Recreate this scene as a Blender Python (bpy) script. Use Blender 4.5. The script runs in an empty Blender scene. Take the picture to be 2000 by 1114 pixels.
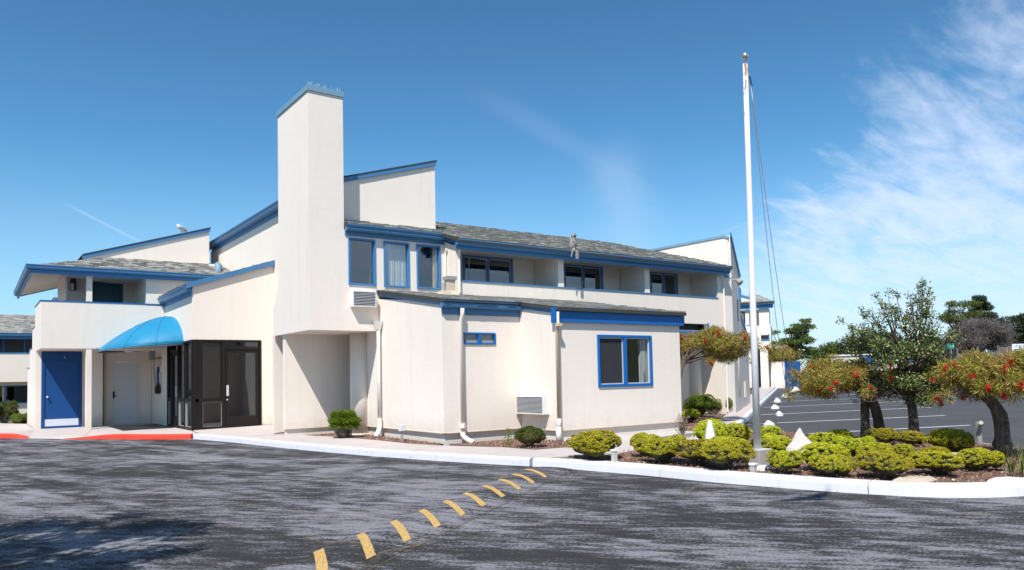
import bpy, bmesh, math, random
import numpy as np
from mathutils import Vector, Matrix
random.seed(7); rng = np.random.default_rng(7)
sc = bpy.context.scene
COL = sc.collection
PI = math.pi
# ------------------------------------------------------------------ camera
F, CX, CY, YAW, PITCH, ROLL = 1470.17, 1000.0, 667.0, 0.94822, 0.0467, 0.02074
CAMH = 1.48
def cam_axes():
    cy, sy, cp, sp = math.cos(YAW), math.sin(YAW), math.cos(PITCH), math.sin(PITCH)
    f = Vector((cy*cp, sy*cp, sp)); r = Vector((sy, -cy, 0)); d = f.cross(r)
    c, s = math.cos(ROLL), math.sin(ROLL)
    return c*r+s*d, -s*r+c*d, f
_r, _d, _f = cam_axes()
cam = bpy.data.cameras.new('camera'); camo = bpy.data.objects.new('camera', cam); COL.objects.link(camo)
camo.matrix_world = Matrix(((_r.x, -_d.x, -_f.x, 0), (_r.y, -_d.y, -_f.y, 0), (_r.z, -_d.z, -_f.z, CAMH), (0, 0, 0, 1)))
cam.sensor_width = 36; cam.sensor_fit = 'HORIZONTAL'; cam.lens = 36*F/2000
cam.shift_x = 0.0; cam.shift_y = (CY-557)/2000
cam.clip_start = 0.05; cam.clip_end = 3000
sc.camera = camo
# ------------------------------------------------------------------ light, sky, exposure
SUN = Vector((-.54, -.45, 1.0)).normalized()
EL = math.asin(SUN.z); ROT = math.atan2(SUN.x, SUN.y)
sun = bpy.data.lights.new('sun', 'SUN'); sun.energy = 4.2; sun.angle = math.radians(.53); sun.color = (1, .955, .90)
suno = bpy.data.objects.new('sun', sun); COL.objects.link(suno)
suno.rotation_euler = SUN.to_track_quat('Z', 'Y').to_euler(); suno.location = (-20, -15, 40)
sc.view_settings.view_transform = 'Standard'; sc.view_settings.look = 'None'
sc.view_settings.exposure = 0.57; sc.view_settings.gamma = 1; sc.view_settings.use_curve_mapping = False
W = bpy.data.worlds.new('World'); sc.world = W; W.use_nodes = True

class NT:
    """tiny node helper"""
    def __init__(s, tree): s.t = tree; s.t.nodes.clear()
    def n(s, typ, ins=None, **kw):
        nd = s.t.nodes.new(typ)
        for k, v in kw.items(): setattr(nd, k, v)
        for k, v in (ins or {}).items():
            sk = nd.inputs[k]
            if isinstance(v, bpy.types.NodeSocket): s.t.links.new(v, sk)
            else: sk.default_value = v
        return nd
    def math(s, op, a, b=0.0, c=None, clamp=False):
        d = {0: a, 1: b}
        if c is not None: d[2] = c
        return s.n('ShaderNodeMath', d, operation=op, use_clamp=clamp).outputs[0]
    def mix(s, fac, a, b, mode='MIX'):
        return s.n('ShaderNodeMix', {0: fac, 6: a, 7: b}, data_type='RGBA', blend_type=mode).outputs[2]
    def ramp(s, fac, stops):
        nd = s.n('ShaderNodeValToRGB', {0: fac}); r = nd.color_ramp
        while len(r.elements) > 1: r.elements.remove(r.elements[-1])
        for i, (p, c) in enumerate(stops):
            e = r.elements[0] if i == 0 else r.elements.new(p)
            e.position = p; e.color = c if len(c) == 4 else (*c, 1)
        return nd.outputs[0]
    def noise(s, vec, scale, det=4, rough=.55, dist=0.0):
        return s.n('ShaderNodeTexNoise', {'Vector': vec, 'Scale': scale, 'Detail': det, 'Roughness': rough, 'Distortion': dist}).outputs[0]
    def mapping(s, vec, scale=(1, 1, 1), rot=(0, 0, 0), loc=(0, 0, 0)):
        return s.n('ShaderNodeMapping', {0: vec, 1: loc, 2: rot, 3: scale}).outputs[0]

def world():
    T = NT(W.node_tree)
    sky = T.n('ShaderNodeTexSky', sky_type='NISHITA', sun_disc=False, sun_elevation=EL, sun_rotation=ROT, altitude=0, air_density=1.15, dust_density=.35, ozone_density=2.2)
    d = T.n('ShaderNodeTexCoord').outputs['Generated']
    sp = T.n('ShaderNodeSeparateXYZ', {0: d}).outputs
    den = T.math('ADD', T.math('MAXIMUM', sp[2], 0.0), .22)
    pv = T.n('ShaderNodeCombineXYZ', {0: T.math('DIVIDE', sp[0], den), 1: T.math('DIVIDE', sp[1], den), 2: 0.0}).outputs[0]
    # high thin cloud: streaky fibres over patchy banks
    st = T.noise(T.mapping(pv, (1.1, 4.2, 1), (0, 0, math.radians(-62))), 2.2, 8, .62, .7)
    bank = T.noise(T.mapping(pv, (1, 1.3, 1), loc=(3.1, 7.4, 0)), .9, 5, .6, .4)
    fine = T.noise(T.mapping(pv, (1.6, 2.6, 1), (0, 0, math.radians(-30))), 7.0, 6, .6, .5)
    # the cloud bank lies over the right (east-south) part of the sky; a thin wisp stands over the middle
    def lobe(v, w0, w1):
        dt = T.n('ShaderNodeVectorMath', {0: d, 1: Vector(v).normalized()}, operation='DOT_PRODUCT').outputs['Value']
        return T.n('ShaderNodeMapRange', {0: dt, 1: w0, 2: w1, 3: 0.0, 4: 1.0}, interpolation_type='SMOOTHSTEP').outputs[0]
    def dot(v): return T.n('ShaderNodeVectorMath', {0: d, 1: v}, operation='DOT_PRODUCT').outputs['Value']
    def ss(x, a, b, lo=0.0, hi=1.0): return T.n('ShaderNodeMapRange', {0: x, 1: a, 2: b, 3: lo, 4: hi}, interpolation_type='SMOOTHSTEP').outputs[0]
    front = ss(dot((.548, -.470, -.691)), -.08, .13)                    # edge of the high cloud sheet
    right = T.math('MULTIPLY', front, ss(sp[2], .12, .46, 1.0, .74))
    def band(a, b, w, soft):
        a, b = Vector(a).normalized(), Vector(b).normalized(); n = a.cross(b).normalized(); mid = (a+b).normalized(); half = mid.dot(a)
        dist = T.math('ADD', T.math('ABSOLUTE', dot(n)), T.math('MULTIPLY', T.math('SUBTRACT', st, .5), w*1.2)); return T.math('MULTIPLY', ss(dist, 0.0, w, 1.0, 0.0), ss(dot(mid), half-soft, half+soft))
    wisp = T.math('ADD', T.math('MULTIPLY', band((.672, .698, .255), (.694, .697, .178), .068, .0045), 1.0), T.math('MULTIPLY', band((.53, .77, .35), (.66, .70, .265), .024, .006), .20))
    cov = T.math('ADD', T.math('MULTIPLY', right, .46), T.math('MULTIPLY', wisp, .34))
    lum = T.math('ADD', T.math('ADD', T.math('MULTIPLY', st, .50), T.math('MULTIPLY', bank, .50)), T.math('MULTIPLY', fine, .22))
    dens = T.math('MULTIPLY', ss(T.math('ADD', lum, cov), .80, 1.20, 0.0, .70), T.math('ADD', ss(cov, .0, .12), .12))
    soft = T.math('MULTIPLY', T.math('MULTIPLY', ss(dot((.548, -.470, -.691)), .0, .13), ss(sp[2], .08, .32, 1.0, .0)), .36)
    dens = T.math('MAXIMUM', dens, T.math('MULTIPLY', T.math('MAXIMUM', soft, T.math('MULTIPLY', wisp, .34)), T.math('ADD', T.math('MULTIPLY', st, .9), .55)))
    def trail(a, b, w, amt):
        a, b = Vector(a).normalized(), Vector(b).normalized(); n = a.cross(b).normalized(); mid = (a+b).normalized(); half = mid.dot(a)
        dist = T.math('ABSOLUTE', dot(n)); return T.math('MULTIPLY', T.math('MULTIPLY', ss(dist, 0.0, w, 1.0, 0.0), ss(dot(mid), half-.0008, half+.0006)), amt)
    for tr in (((.09, .975, .202), (.160, .972, .168), .0028, .30), ((.770, .612, .176), (.84, .49, .222), .0030, .20)):
        dens = T.math('MAXIMUM', dens, trail(*tr))
    horizon = T.n('ShaderNodeMapRange', {0: sp[2], 1: 0.0, 2: .30, 3: .30, 4: 0.0}, interpolation_type='SMOOTHSTEP').outputs[0]
    fac = T.math('MAXIMUM', dens, T.math('ADD', horizon, T.math('MULTIPLY', dens, .6)), clamp=False)
    fac = T.math('MINIMUM', fac, .9)
    deep = T.n('ShaderNodeMapRange', {0: sp[2], 1: .05, 2: .62, 3: 1.02, 4: .74}, interpolation_type='SMOOTHSTEP').outputs[0]
    blue = T.mix(1.0, sky.outputs[0], (.54, 1.02, 1.27, 1), 'MULTIPLY')
    blue = T.n('ShaderNodeVectorMath', {0: blue, 'Scale': deep}, operation='SCALE').outputs[0]
    col = T.mix(fac, blue, (7.0, 7.9, 9.7, 1))
    bg = T.n('ShaderNodeBackground', {0: col, 1: .080})
    T.n('ShaderNodeOutputWorld', {0: bg.outputs[0]})
world()

# ------------------------------------------------------------------ helpers
WL = {}
class MB:
    def __init__(s): s.v = []; s.f = []
    def add(s, vs, fs):
        o = len(s.v); s.v += [tuple(p) for p in vs]; s.f += [tuple(i+o for i in q) for q in fs]; return s
    def hexa(s, p): return s.add(p, [(0, 1, 2, 3), (7, 6, 5, 4), (0, 4, 5, 1), (1, 5, 6, 2), (2, 6, 7, 3), (3, 7, 4, 0)])
    def box(s, x0, x1, y0, y1, z0, z1):
        return s.hexa([(x0, y0, z0), (x1, y0, z0), (x1, y1, z0), (x0, y1, z0), (x0, y0, z1), (x1, y0, z1), (x1, y1, z1), (x0, y1, z1)])
    def pb(s, pl, u0, u1, w0, w1, z0, z1):
        return s.hexa([pl(u0, w0, z0), pl(u1, w0, z0), pl(u1, w1, z0), pl(u0, w1, z0), pl(u0, w0, z1), pl(u1, w0, z1), pl(u1, w1, z1), pl(u0, w1, z1)])
    def prism(s, pts, vec):
        n = len(pts); vec = Vector(vec); a = [Vector(p) for p in pts]
        return s.add([*a, *[p+vec for p in a]], [tuple(range(n)), tuple(range(2*n-1, n-1, -1))]+[(i, i+n, (i+1) % n+n, (i+1) % n) for i in range(n)])
    def tube(s, pts, rad, n=8, cap=True):
        pts = [Vector(p) for p in pts]
        if not hasattr(rad, '__len__'): rad = [rad]*len(pts)
        o = len(s.v); ref = None
        for i, p in enumerate(pts):
            t = (pts[min(i+1, len(pts)-1)]-pts[max(i-1, 0)]).normalized()
            if ref is None: ref = Vector((1, 0, 0)) if abs(t.x) < .8 else Vector((0, 1, 0))
            a = (ref-t*ref.dot(t)).normalized(); b = t.cross(a); ref = a
            for k in range(n):
                q = 2*PI*k/n; s.v.append(tuple(p+(a*math.cos(q)+b*math.sin(q))*rad[i]))
        for i in range(len(pts)-1):
            for k in range(n):
                s.f.append((o+i*n+k, o+i*n+(k+1) % n, o+(i+1)*n+(k+1) % n, o+(i+1)*n+k))
        if cap:
            s.f.append(tuple(o+k for k in range(n-1, -1, -1))); m = o+(len(pts)-1)*n; s.f.append(tuple(m+k for k in range(n)))
        return s
    def ell(s, c, r, nu=12, nv=8, rot=None, lump=0.0, seed=0):
        R = random.Random(seed); o = len(s.v); rot = rot or Matrix.Identity(3); c = Vector(c)
        def P(a, b):
            k = 1+lump*(R.random()-.5)
            return tuple(c+rot @ Vector((r[0]*math.cos(b)*math.cos(a)*k, r[1]*math.cos(b)*math.sin(a)*k, r[2]*math.sin(b)*k)))
        s.v.append(P(0, -PI/2))
        for j in range(1, nv):
            for i in range(nu): s.v.append(P(2*PI*i/nu, -PI/2+PI*j/nv))
        s.v.append(P(0, PI/2)); e = len(s.v)-1
        for i in range(nu):
            s.f.append((o, o+1+(i+1) % nu, o+1+i)); m = o+1+(nv-2)*nu; s.f.append((m+i, m+(i+1) % nu, e))
        for j in range(nv-2):
            for i in range(nu):
                a = o+1+j*nu; s.f.append((a+i, a+(i+1) % nu, a+nu+(i+1) % nu, a+nu+i))
        return s
    def mesh(s, name, off=(0, 0, 0), recalc=True, smooth=False):
        me = bpy.data.meshes.new(name); ox, oy, oz = off
        me.from_pydata([(x-ox, y-oy, z-oz) for x, y, z in s.v], [], s.f)
        if recalc:
            bm = bmesh.new(); bm.from_mesh(me); bmesh.ops.recalc_face_normals(bm, faces=bm.faces); bm.to_mesh(me); bm.free()
        if smooth: me.polygons.foreach_set('use_smooth', [True]*len(me.polygons))
        return me
    def build(s, name, mat, parent=None, smooth=False, loc=None, bevel=0, recalc=True, **tags):
        off = WL[parent] if parent else (loc or (0, 0, 0))
        me = s.mesh(name, off, recalc, smooth); me.materials.append(mat)
        o = bpy.data.objects.new(name, me); COL.objects.link(o)
        if parent: o.parent = parent
        elif loc: o.location = loc
        WL[o] = off
        if bevel:
            b = o.modifiers.new('bevel', 'BEVEL'); b.width = bevel; b.segments = 2; b.limit_method = 'ANGLE'; b.harden_normals = False
        for k, v in tags.items(): o[k] = v
        return o
def thing(name, label, cat, loc, group=None):
    o = bpy.data.objects.new(name, None); COL.objects.link(o); o.location = loc; o.empty_display_size = .2
    WL[o] = tuple(loc); o['label'] = label; o['category'] = cat
    if group: o['group'] = group
    return o
def tagged(label, cat, group=None):
    d = dict(label=label, category=cat)
    if group: d['group'] = group
    return d
class Pl:
    """a vertical plane: u runs along it, w out of it, z up"""
    def __init__(s, o, d, n): s.o, s.d, s.n = o, d, n
    def __call__(s, u, w, z): return (s.o[0]+s.d[0]*u+s.n[0]*w, s.o[1]+s.d[1]*u+s.n[1]*w, z)
def RP(y): return Pl((0, y), (1, 0), (0, -1))
def LP(x): return Pl((x, 0), (0, 1), (-1, 0))
PD = (.832, .5548)
def wall_mb(pl, u0, u1, z0, z1, holes=(), t=.16):
    us = sorted({u0, u1, *[h[0] for h in holes], *[h[1] for h in holes]}); zs = sorted({z0, z1, *[h[2] for h in holes], *[h[3] for h in holes]})
    m = MB(); nu, nz = len(us)-1, len(zs)-1
    def solid(i, j):
        if i < 0 or j < 0 or i >= nu or j >= nz: return False
        a, b = (us[i]+us[i+1])/2, (zs[j]+zs[j+1])/2
        return not any(h[0] < a < h[1] and h[2] < b < h[3] for h in holes)
    for k, w in ((0, 0.0), (1, -t)):
        for i in range(nu+1):
            for j in range(nz+1): m.v.append(pl(us[i], w, zs[j]))
    N = (nu+1)*(nz+1); I = lambda i, j, k: k*N+i*(nz+1)+j
    for i in range(nu):
        for j in range(nz):
            if not solid(i, j): continue
            m.f.append((I(i, j, 0), I(i+1, j, 0), I(i+1, j+1, 0), I(i, j+1, 0))); m.f.append((I(i, j, 1), I(i, j+1, 1), I(i+1, j+1, 1), I(i+1, j, 1)))
            if not solid(i-1, j): m.f.append((I(i, j, 0), I(i, j+1, 0), I(i, j+1, 1), I(i, j, 1)))
            if not solid(i+1, j): m.f.append((I(i+1, j, 0), I(i+1, j, 1), I(i+1, j+1, 1), I(i+1, j+1, 0)))
            if not solid(i, j-1): m.f.append((I(i, j, 0), I(i, j, 1), I(i+1, j, 1), I(i+1, j, 0)))
            if not solid(i, j+1): m.f.append((I(i, j+1, 0), I(i+1, j+1, 0), I(i+1, j+1, 1), I(i, j+1, 1)))
    return m
def quads(name, V, mat, parent=None, loc=(0, 0, 0), smooth=False, **tags):
    """V: (n,4,3) array of loose quads -> one mesh object"""
    me = quad_mesh(name, V, mat); return place(name, me, parent, loc, **tags)
def quad_mesh(name, V, mat, extra=None):
    n = len(V); me = bpy.data.meshes.new(name)
    me.vertices.add(n*4); me.vertices.foreach_set('co', V.reshape(-1).astype(np.float32))
    me.loops.add(n*4); me.loops.foreach_set('vertex_index', np.arange(n*4, dtype=np.int32))
    me.polygons.add(n); me.polygons.foreach_set('loop_start', np.arange(0, n*4, 4, dtype=np.int32))
    me.update(calc_edges=True); me.materials.append(mat)
    return me
def place(name, me, parent=None, loc=(0, 0, 0), **tags):
    o = bpy.data.objects.new(name, me); COL.objects.link(o)
    if parent: o.parent = parent; WL[o] = WL[parent]
    else: o.location = loc; WL[o] = tuple(loc)
    for k, v in tags.items(): o[k] = v
    return o
def unit(a): return a/np.maximum(np.linalg.norm(a, axis=-1, keepdims=True), 1e-9)
def rdir(n): return unit(rng.normal(size=(n, 3)))
def blades(P, D, L, Wd, mid=.5, N=None):
    n = len(P); D = unit(D); S = unit(np.cross(D, rdir(n) if N is None else N)); L = np.broadcast_to(np.asarray(L, float), (n,))[:, None]; Wd = np.broadcast_to(np.asarray(Wd, float), (n,))[:, None]
    N = np.cross(D, S)
    return np.stack([P, P+D*L*mid+S*Wd*.5+N*L*.05, P+D*L, P+D*L*mid-S*Wd*.5+N*L*.05], 1)

# ------------------------------------------------------------------ materials
def newmat(name):
    m = bpy.data.materials.new(name); m.use_nodes = True; return m, NT(m.node_tree)
def finish(T, col, rough=.6, bump=None, bstr=.3, bdist=.02, spec=.3, metal=0.0, **kw):
    ins = {'Base Color': col, 'Roughness': rough, 'Specular IOR Level': spec, 'Metallic': metal}; ins.update(kw)
    if bump is not None: ins['Normal'] = T.n('ShaderNodeBump', {'Strength': bstr, 'Distance': bdist, 'Height': bump}).outputs[0]
    b = T.n('ShaderNodeBsdfPrincipled', ins); T.n('ShaderNodeOutputMaterial', {0: b.outputs[0]}); return b
def pos(T): return T.n('ShaderNodeNewGeometry').outputs['Position']
def c4(c): return (*c, 1)
def paint(name, c, rough=.45, var=.12, spec=.35, wear=None, wamt=0.0, scale=3.0, ws=24):
    m, T = newmat(name); p = pos(T)
    a = T.noise(p, scale, 5); b = T.noise(T.mapping(p, (1, 1, .15)), 9, 4)
    f = T.math('ADD', T.math('MULTIPLY', a, .6), T.math('MULTIPLY', b, .4))
    col = T.mix(f, c4([x*(1-var) for x in c]), c4([min(1, x*(1+var)) for x in c]))
    if wear:
        w = T.n('ShaderNodeMapRange', {0: T.noise(p, ws, 5, .65), 1: .66-wamt, 2: .72-wamt, 3: 0.0, 4: 1.0}).outputs[0]
        col = T.mix(w, col, c4(wear))
    finish(T, col, rough, T.noise(p, 60, 3), .12, .005, spec)
    return m
def stucco_mat():
    m, T = newmat('stucco'); p = pos(T)
    big = T.noise(p, .8, 4, .6); mid = T.noise(p, 4.5, 5, .65); streak = T.noise(T.mapping(p, (3.2, 3.2, .22)), 1.6, 5, .6)
    base = T.mix(big, c4((.770, .690, .605)), c4((.835, .758, .678)))
    g = T.n('ShaderNodeMapRange', {0: streak, 1: .54, 2: .80, 3: 0.0, 4: .22}).outputs[0]
    col = T.mix(g, base, c4((.50, .44, .38)))
    g2 = T.n('ShaderNodeMapRange', {0: mid, 1: .50, 2: .75, 3: 0.0, 4: .16}).outputs[0]
    col = T.mix(g2, col, c4((.86, .80, .73)))
    zz = T.n('ShaderNodeSeparateXYZ', {0: p}).outputs[2]
    low = T.math('MULTIPLY', T.n('ShaderNodeMapRange', {0: T.math('ADD', zz, T.math('MULTIPLY', mid, .5)), 1: .45, 2: .95, 3: .55, 4: 0.0}).outputs[0], T.noise(p, 7, 5, .7))
    col = T.mix(low, col, c4((.42, .35, .28)))
    wv = T.n('ShaderNodeVectorMath', {0: p, 1: T.n('ShaderNodeVectorMath', {0: T.n('ShaderNodeTexNoise', {'Vector': p, 'Scale': 1.6, 'Detail': 5.0}).outputs[1], 1: (.8, .8, .8)}, operation='MULTIPLY').outputs[0]}, operation='ADD').outputs[0]
    vo = T.n('ShaderNodeTexVoronoi', {'Vector': wv, 'Scale': .5}, feature='DISTANCE_TO_EDGE').outputs[0]
    ck = T.math('MULTIPLY', T.n('ShaderNodeMapRange', {0: vo, 1: .0015, 2: .004, 3: 1.0, 4: 0.0}).outputs[0], T.n('ShaderNodeMapRange', {0: T.noise(p, .6, 3), 1: .5, 2: .62, 3: 0.0, 4: .15}).outputs[0])
    col = T.mix(ck, col, c4((.40, .34, .29)))
    h = T.math('ADD', T.noise(p, 45, 5, .7), T.math('MULTIPLY', T.noise(p, 9, 4, .6), 1.4))
    finish(T, col, .9, h, .30, .009, .12); return m
def asphalt_mat(name, dark, patch, lo, hi, amt):
    m, T = newmat(name); p = pos(T)
    big = T.noise(p, .33, 4, .6)
    rotm = lambda deg, sx: T.mapping(T.mapping(p, rot=(0, 0, math.radians(deg))), (1, sx, 1))
    st1 = T.noise(rotm(-34, .30), 1.3, 10, .68, .5)      # worn patches drawn out along the driving lane
    st2 = T.noise(rotm(-14, .10), 1.9, 8, .70, .2)        # long brush strokes of the sealcoat
    st3 = T.noise(rotm(-44, .22), 9, 6, .72, .2); st4 = T.noise(rotm(40, .16), 2.2, 6, .7, .2)
    grain = T.noise(p, 34, 4, .8); fine = T.noise(p, 150, 2, .8)
    s = T.math('ADD', T.math('ADD', T.math('MULTIPLY', st1, .40), T.math('MULTIPLY', st2, .34)), T.math('ADD', T.math('MULTIPLY', big, .14), T.math('MULTIPLY', st4, .14)))
    s = T.math('ADD', s, T.math('MULTIPLY', T.math('SUBTRACT', st3, .5), .50))
    s = T.math('ADD', s, T.math('MULTIPLY', T.math('SUBTRACT', grain, .5), .50))
    s = T.math('ADD', s, T.math('MULTIPLY', T.math('SUBTRACT', fine, .5), .36))
    f = T.n('ShaderNodeMapRange', {0: s, 1: lo, 2: hi, 3: 0.0, 4: amt}).outputs[0]
    dk = T.mix(T.noise(p, .9, 5), c4([x*.75 for x in dark]), c4([x*1.3 for x in dark]))
    col = T.mix(f, dk, c4(patch))
    # hairline cracks
    vo = T.n('ShaderNodeTexVoronoi', {'Vector': T.n('ShaderNodeVectorMath', {0: p, 1: T.n('ShaderNodeVectorMath', {0: T.n('ShaderNodeTexNoise', {'Vector': p, 'Scale': 1.1, 'Detail': 5.0}).outputs[1], 1: (.9, .9, 0)}, operation='MULTIPLY').outputs[0]}, operation='ADD').outputs[0], 'Scale': .42}, feature='DISTANCE_TO_EDGE').outputs[0]
    ck = T.n('ShaderNodeMapRange', {0: vo, 1: .0012, 2: .0045, 3: 1.0, 4: 0.0}).outputs[0]
    ck = T.math('MULTIPLY', ck, T.n('ShaderNodeMapRange', {0: T.noise(p, .5, 3), 1: .50, 2: .62, 3: 0.0, 4: .6}).outputs[0])
    col = T.mix(ck, col, c4((.19, .14, .08)))
    finish(T, col, .82, T.math('ADD', grain, fine), .5, .012, .25); return m
def concrete_mat(name, c, var=.14, stain=(.33, .29, .24), rough=.85):
    m, T = newmat(name); p = pos(T)
    a = T.noise(p, 1.7, 6, .65); b = T.noise(p, 38, 4, .7)
    col = T.mix(a, c4([x*(1-var) for x in c]), c4([x*(1+var) for x in c]))
    st = T.n('ShaderNodeMapRange', {0: T.noise(p, 3.3, 6, .7, .4), 1: .56, 2: .74, 3: 0.0, 4: .45}).outputs[0]
    col = T.mix(st, col, c4(stain))
    sp = T.n('ShaderNodeMapRange', {0: b, 1: .60, 2: .72, 3: 0.0, 4: .35}).outputs[0]
    col = T.mix(sp, col, c4([x*.62 for x in c]))
    finish(T, col, rough, b, .25, .006, .2); return m
def island_mat(name, stops, rough=.6, trans=0.0, spec=.25, objvar=0.0):
    """pieces in one mesh each get their own tint"""
    m, T = newmat(name); r = T.n('ShaderNodeNewGeometry').outputs['Random Per Island']
    col = T.ramp(r, stops)
    if objvar:
        oi = T.n('ShaderNodeObjectInfo').outputs['Random']
        col = T.n('ShaderNodeHueSaturation', {'Hue': T.math('ADD', .5-objvar*.12, T.math('MULTIPLY', oi, objvar*.24)), 'Value': T.math('ADD', 1-objvar, T.math('MULTIPLY', oi, 2*objvar)), 'Saturation': 1.0, 'Color': col}).outputs[0]
    b = T.n('ShaderNodeBsdfPrincipled', {'Base Color': col, 'Roughness': rough, 'Specular IOR Level': spec})
    out = b.outputs[0]
    if trans:
        t = T.n('ShaderNodeBsdfTranslucent', {0: col}).outputs[0]
        out = T.n('ShaderNodeMixShader', {0: trans, 1: out, 2: t}).outputs[0]
    T.n('ShaderNodeOutputMaterial', {0: out}); return m
def glass_mat(name, tint, refl=1.0):
    m, T = newmat(name)
    fc = T.n('ShaderNodeLayerWeight', {0: .5}).outputs['Facing']      # same from both sides of the pane
    fac = T.math('MINIMUM', T.math('MULTIPLY', T.math('ADD', T.math('MULTIPLY', T.math('POWER', fc, 4.0), .9), .09), refl), .95)
    wv = T.n('ShaderNodeBump', {'Strength': .03, 'Distance': .02, 'Height': T.noise(pos(T), 1.6, 2)}).outputs[0]
    g = T.n('ShaderNodeBsdfGlossy', {0: (.95, .97, 1, 1), 'Roughness': .015, 'Normal': wv}).outputs[0]
    t = T.n('ShaderNodeBsdfTransparent', {0: c4(tint)}).outputs[0]
    T.n('ShaderNodeOutputMaterial', {0: T.n('ShaderNodeMixShader', {0: fac, 1: t, 2: g}).outputs[0]}); return m
def bark_mat(name, a, b, sc_=9):
    m, T = newmat(name); p = T.n('ShaderNodeTexCoord').outputs['Object']
    n1 = T.noise(T.mapping(p, (1, 1, .22)), sc_*2, 6, .7); n2 = T.noise(p, sc_*3, 4)
    h = T.math('ADD', n1, T.math('MULTIPLY', n2, .4))
    finish(T, T.ramp(n1, [(.3, a), (.7, b)]), .9, h, .9, .03, .15); return m
STUCCO = stucco_mat()
GUTTER = paint('gutter_blue', (.060, .185, .36), .4, .14, .4)
BLUE = paint('trim_blue', (.045, .20, .44), .45, .15, .4)
BRIGHT = paint('fascia_blue', (.004, .125, .40), .42, .12, .4)
DOORBLUE = paint('door_blue', (.003, .062, .225), .5, .10, .4)
TEAL = paint('door_teal', (.02, .085, .13), .45, .1, .4)
CAPBLUE = paint('flashing_blue', (.17, .31, .42), .5, .18, .3, wear=(.10, .20, .26), wamt=.03)
BRONZE = paint('bronze_frame', (.010, .0075, .007), .5, .2, .3)
WHITE = paint('white_paint', (.74, .73, .71), .5, .05, .35)
DOORWHITE = paint('door_white', (.62, .64, .66), .45, .04, .35)
PVC = paint('pipe_white', (.76, .72, .66), .5, .07, .35)
BEIGEPIPE = paint('pipe_beige', (.60, .50, .38), .5, .07, .35)
ALU = paint('aluminium', (.55, .56, .58), .35, .1, .5)
STEEL = paint('kick_plate', (.62, .66, .74), .35, .08, .6)
RED = paint('kerb_red', (.72, .055, .03), .6, .16, .3, wear=(.34, .13, .1), wamt=.0)
KERBW = paint('kerb_white', (.66, .66, .69), .7, .10, .25, wear=(.36, .35, .35), wamt=.02)
KERBG = paint('kerb_pale', (.62, .62, .68), .75, .12, .25, wear=(.33, .32, .33), wamt=.05)
YELLOW = paint('stripe_yellow', (.56, .365, .125), .75, .15, .2, wear=(.15, .10, .055), wamt=.13, scale=6, ws=75)
EDGE = paint('edge_tan', (.16, .115, .06), .85, .2, .1, wear=(.04, .04, .04), wamt=.14, scale=6)
LINE = paint('line_white', (.62, .62, .64), .75, .12, .2, wear=(.12, .12, .13), wamt=.05, scale=5)
CONC = concrete_mat('sidewalk_concrete', (.47, .42, .40), stain=(.36, .31, .27))
FOUND = paint('foundation', (.66, .60, .54), .85, .12, .15, wear=(.36, .30, .24), wamt=-.03)
GREYC = concrete_mat('grey_concrete', (.46, .445, .43), .18)
SOIL = concrete_mat('soil', (.17, .105, .075), .3, stain=(.09, .06, .045), rough=.95)
ASPH = asphalt_mat('asphalt_drive', (.027, .0265, .027), (.25, .246, .270), .508, .556, .86)
ASPHLOT = asphalt_mat('asphalt_lot', (.062, .063, .067), (.20, .20, .22), .57, .70, .6)
DIRT = concrete_mat('dry_ground', (.12, .11, .065), .35, stain=(.07, .08, .035), rough=.95)
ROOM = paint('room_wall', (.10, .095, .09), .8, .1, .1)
LOBBY = paint('lobby_wall', (.50, .41, .27), .8, .06, .1)
GLASS = glass_mat('window_glass', (.90, .92, .92), 1.0)
GLASSM = glass_mat('shop_glass', (.30, .31, .31), 1.1)
GLASSD = glass_mat('dark_glass', (.62, .64, .64), 1.2)
FROST = paint('frosted_glass', (.30, .29, .26), .25, .12, .5)
SCREEN = paint('insect_screen', (.035, .036, .042), .7, .2, .2)
CURTAIN = paint('curtain', (.72, .76, .78), .8, .04, .1)
BLACK = paint('black_metal', (.02, .02, .022), .5, .15, .4)
GREYM = paint('grey_metal', (.30, .29, .28), .55, .15, .4)
AWN, TA = newmat('awning_fabric'); _p = pos(TA)
finish(TA, TA.mix(TA.noise(_p, 2.2, 4), (.010, .185, .345, 1), (.018, .24, .42, 1)), .55, TA.noise(_p, 140, 2), .1, .004, .3)
SHINGLE = island_mat('shingle', [(0, (.19, .188, .172)), (.3, (.255, .255, .235)), (.62, (.31, .307, .283)), (.85, (.37, .362, .33)), (1, (.215, .205, .188))], .95, spec=.1)
ROOFBASE = paint('roof_felt', (.06, .06, .055), .95, .2, .1)
CHIPS = island_mat('bark_chips', [(0, (.13, .055, .04)), (.35, (.25, .12, .085)), (.6, (.34, .20, .15)), (.8, (.46, .34, .27)), (.92, (.16, .09, .07)), (1, (.66, .60, .54))], .9)
ROCKW = concrete_mat('white_rock', (.60, .54, .50), .1, stain=(.46, .41, .37))
ROCKT = concrete_mat('tan_rock', (.46, .38, .30), .2)
JUN = island_mat('juniper_leaf', [(0, (.16, .22, .016)), (.2, (.38, .41, .02)), (.55, (.64, .60, .03)), (.85, (.72, .66, .06)), (.95, (.40, .34, .05)), (1, (.32, .21, .08))], .55, .25, objvar=.2)
JUNG = island_mat('green_leaf', [(0, (.06, .12, .012)), (.4, (.13, .21, .016)), (.8, (.22, .30, .02)), (1, (.26, .28, .04))], .5, .3)
JUND = island_mat('dull_leaf', [(0, (.035, .06, .012)), (.5, (.085, .12, .02)), (1, (.16, .17, .035))], .55, .2)
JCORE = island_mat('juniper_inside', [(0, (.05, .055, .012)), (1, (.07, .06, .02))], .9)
TWIG = bark_mat('twig', (.10, .085, .07), (.24, .20, .17), 20)
BARK = bark_mat('bark', (.035, .028, .022), (.17, .14, .11))
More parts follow.
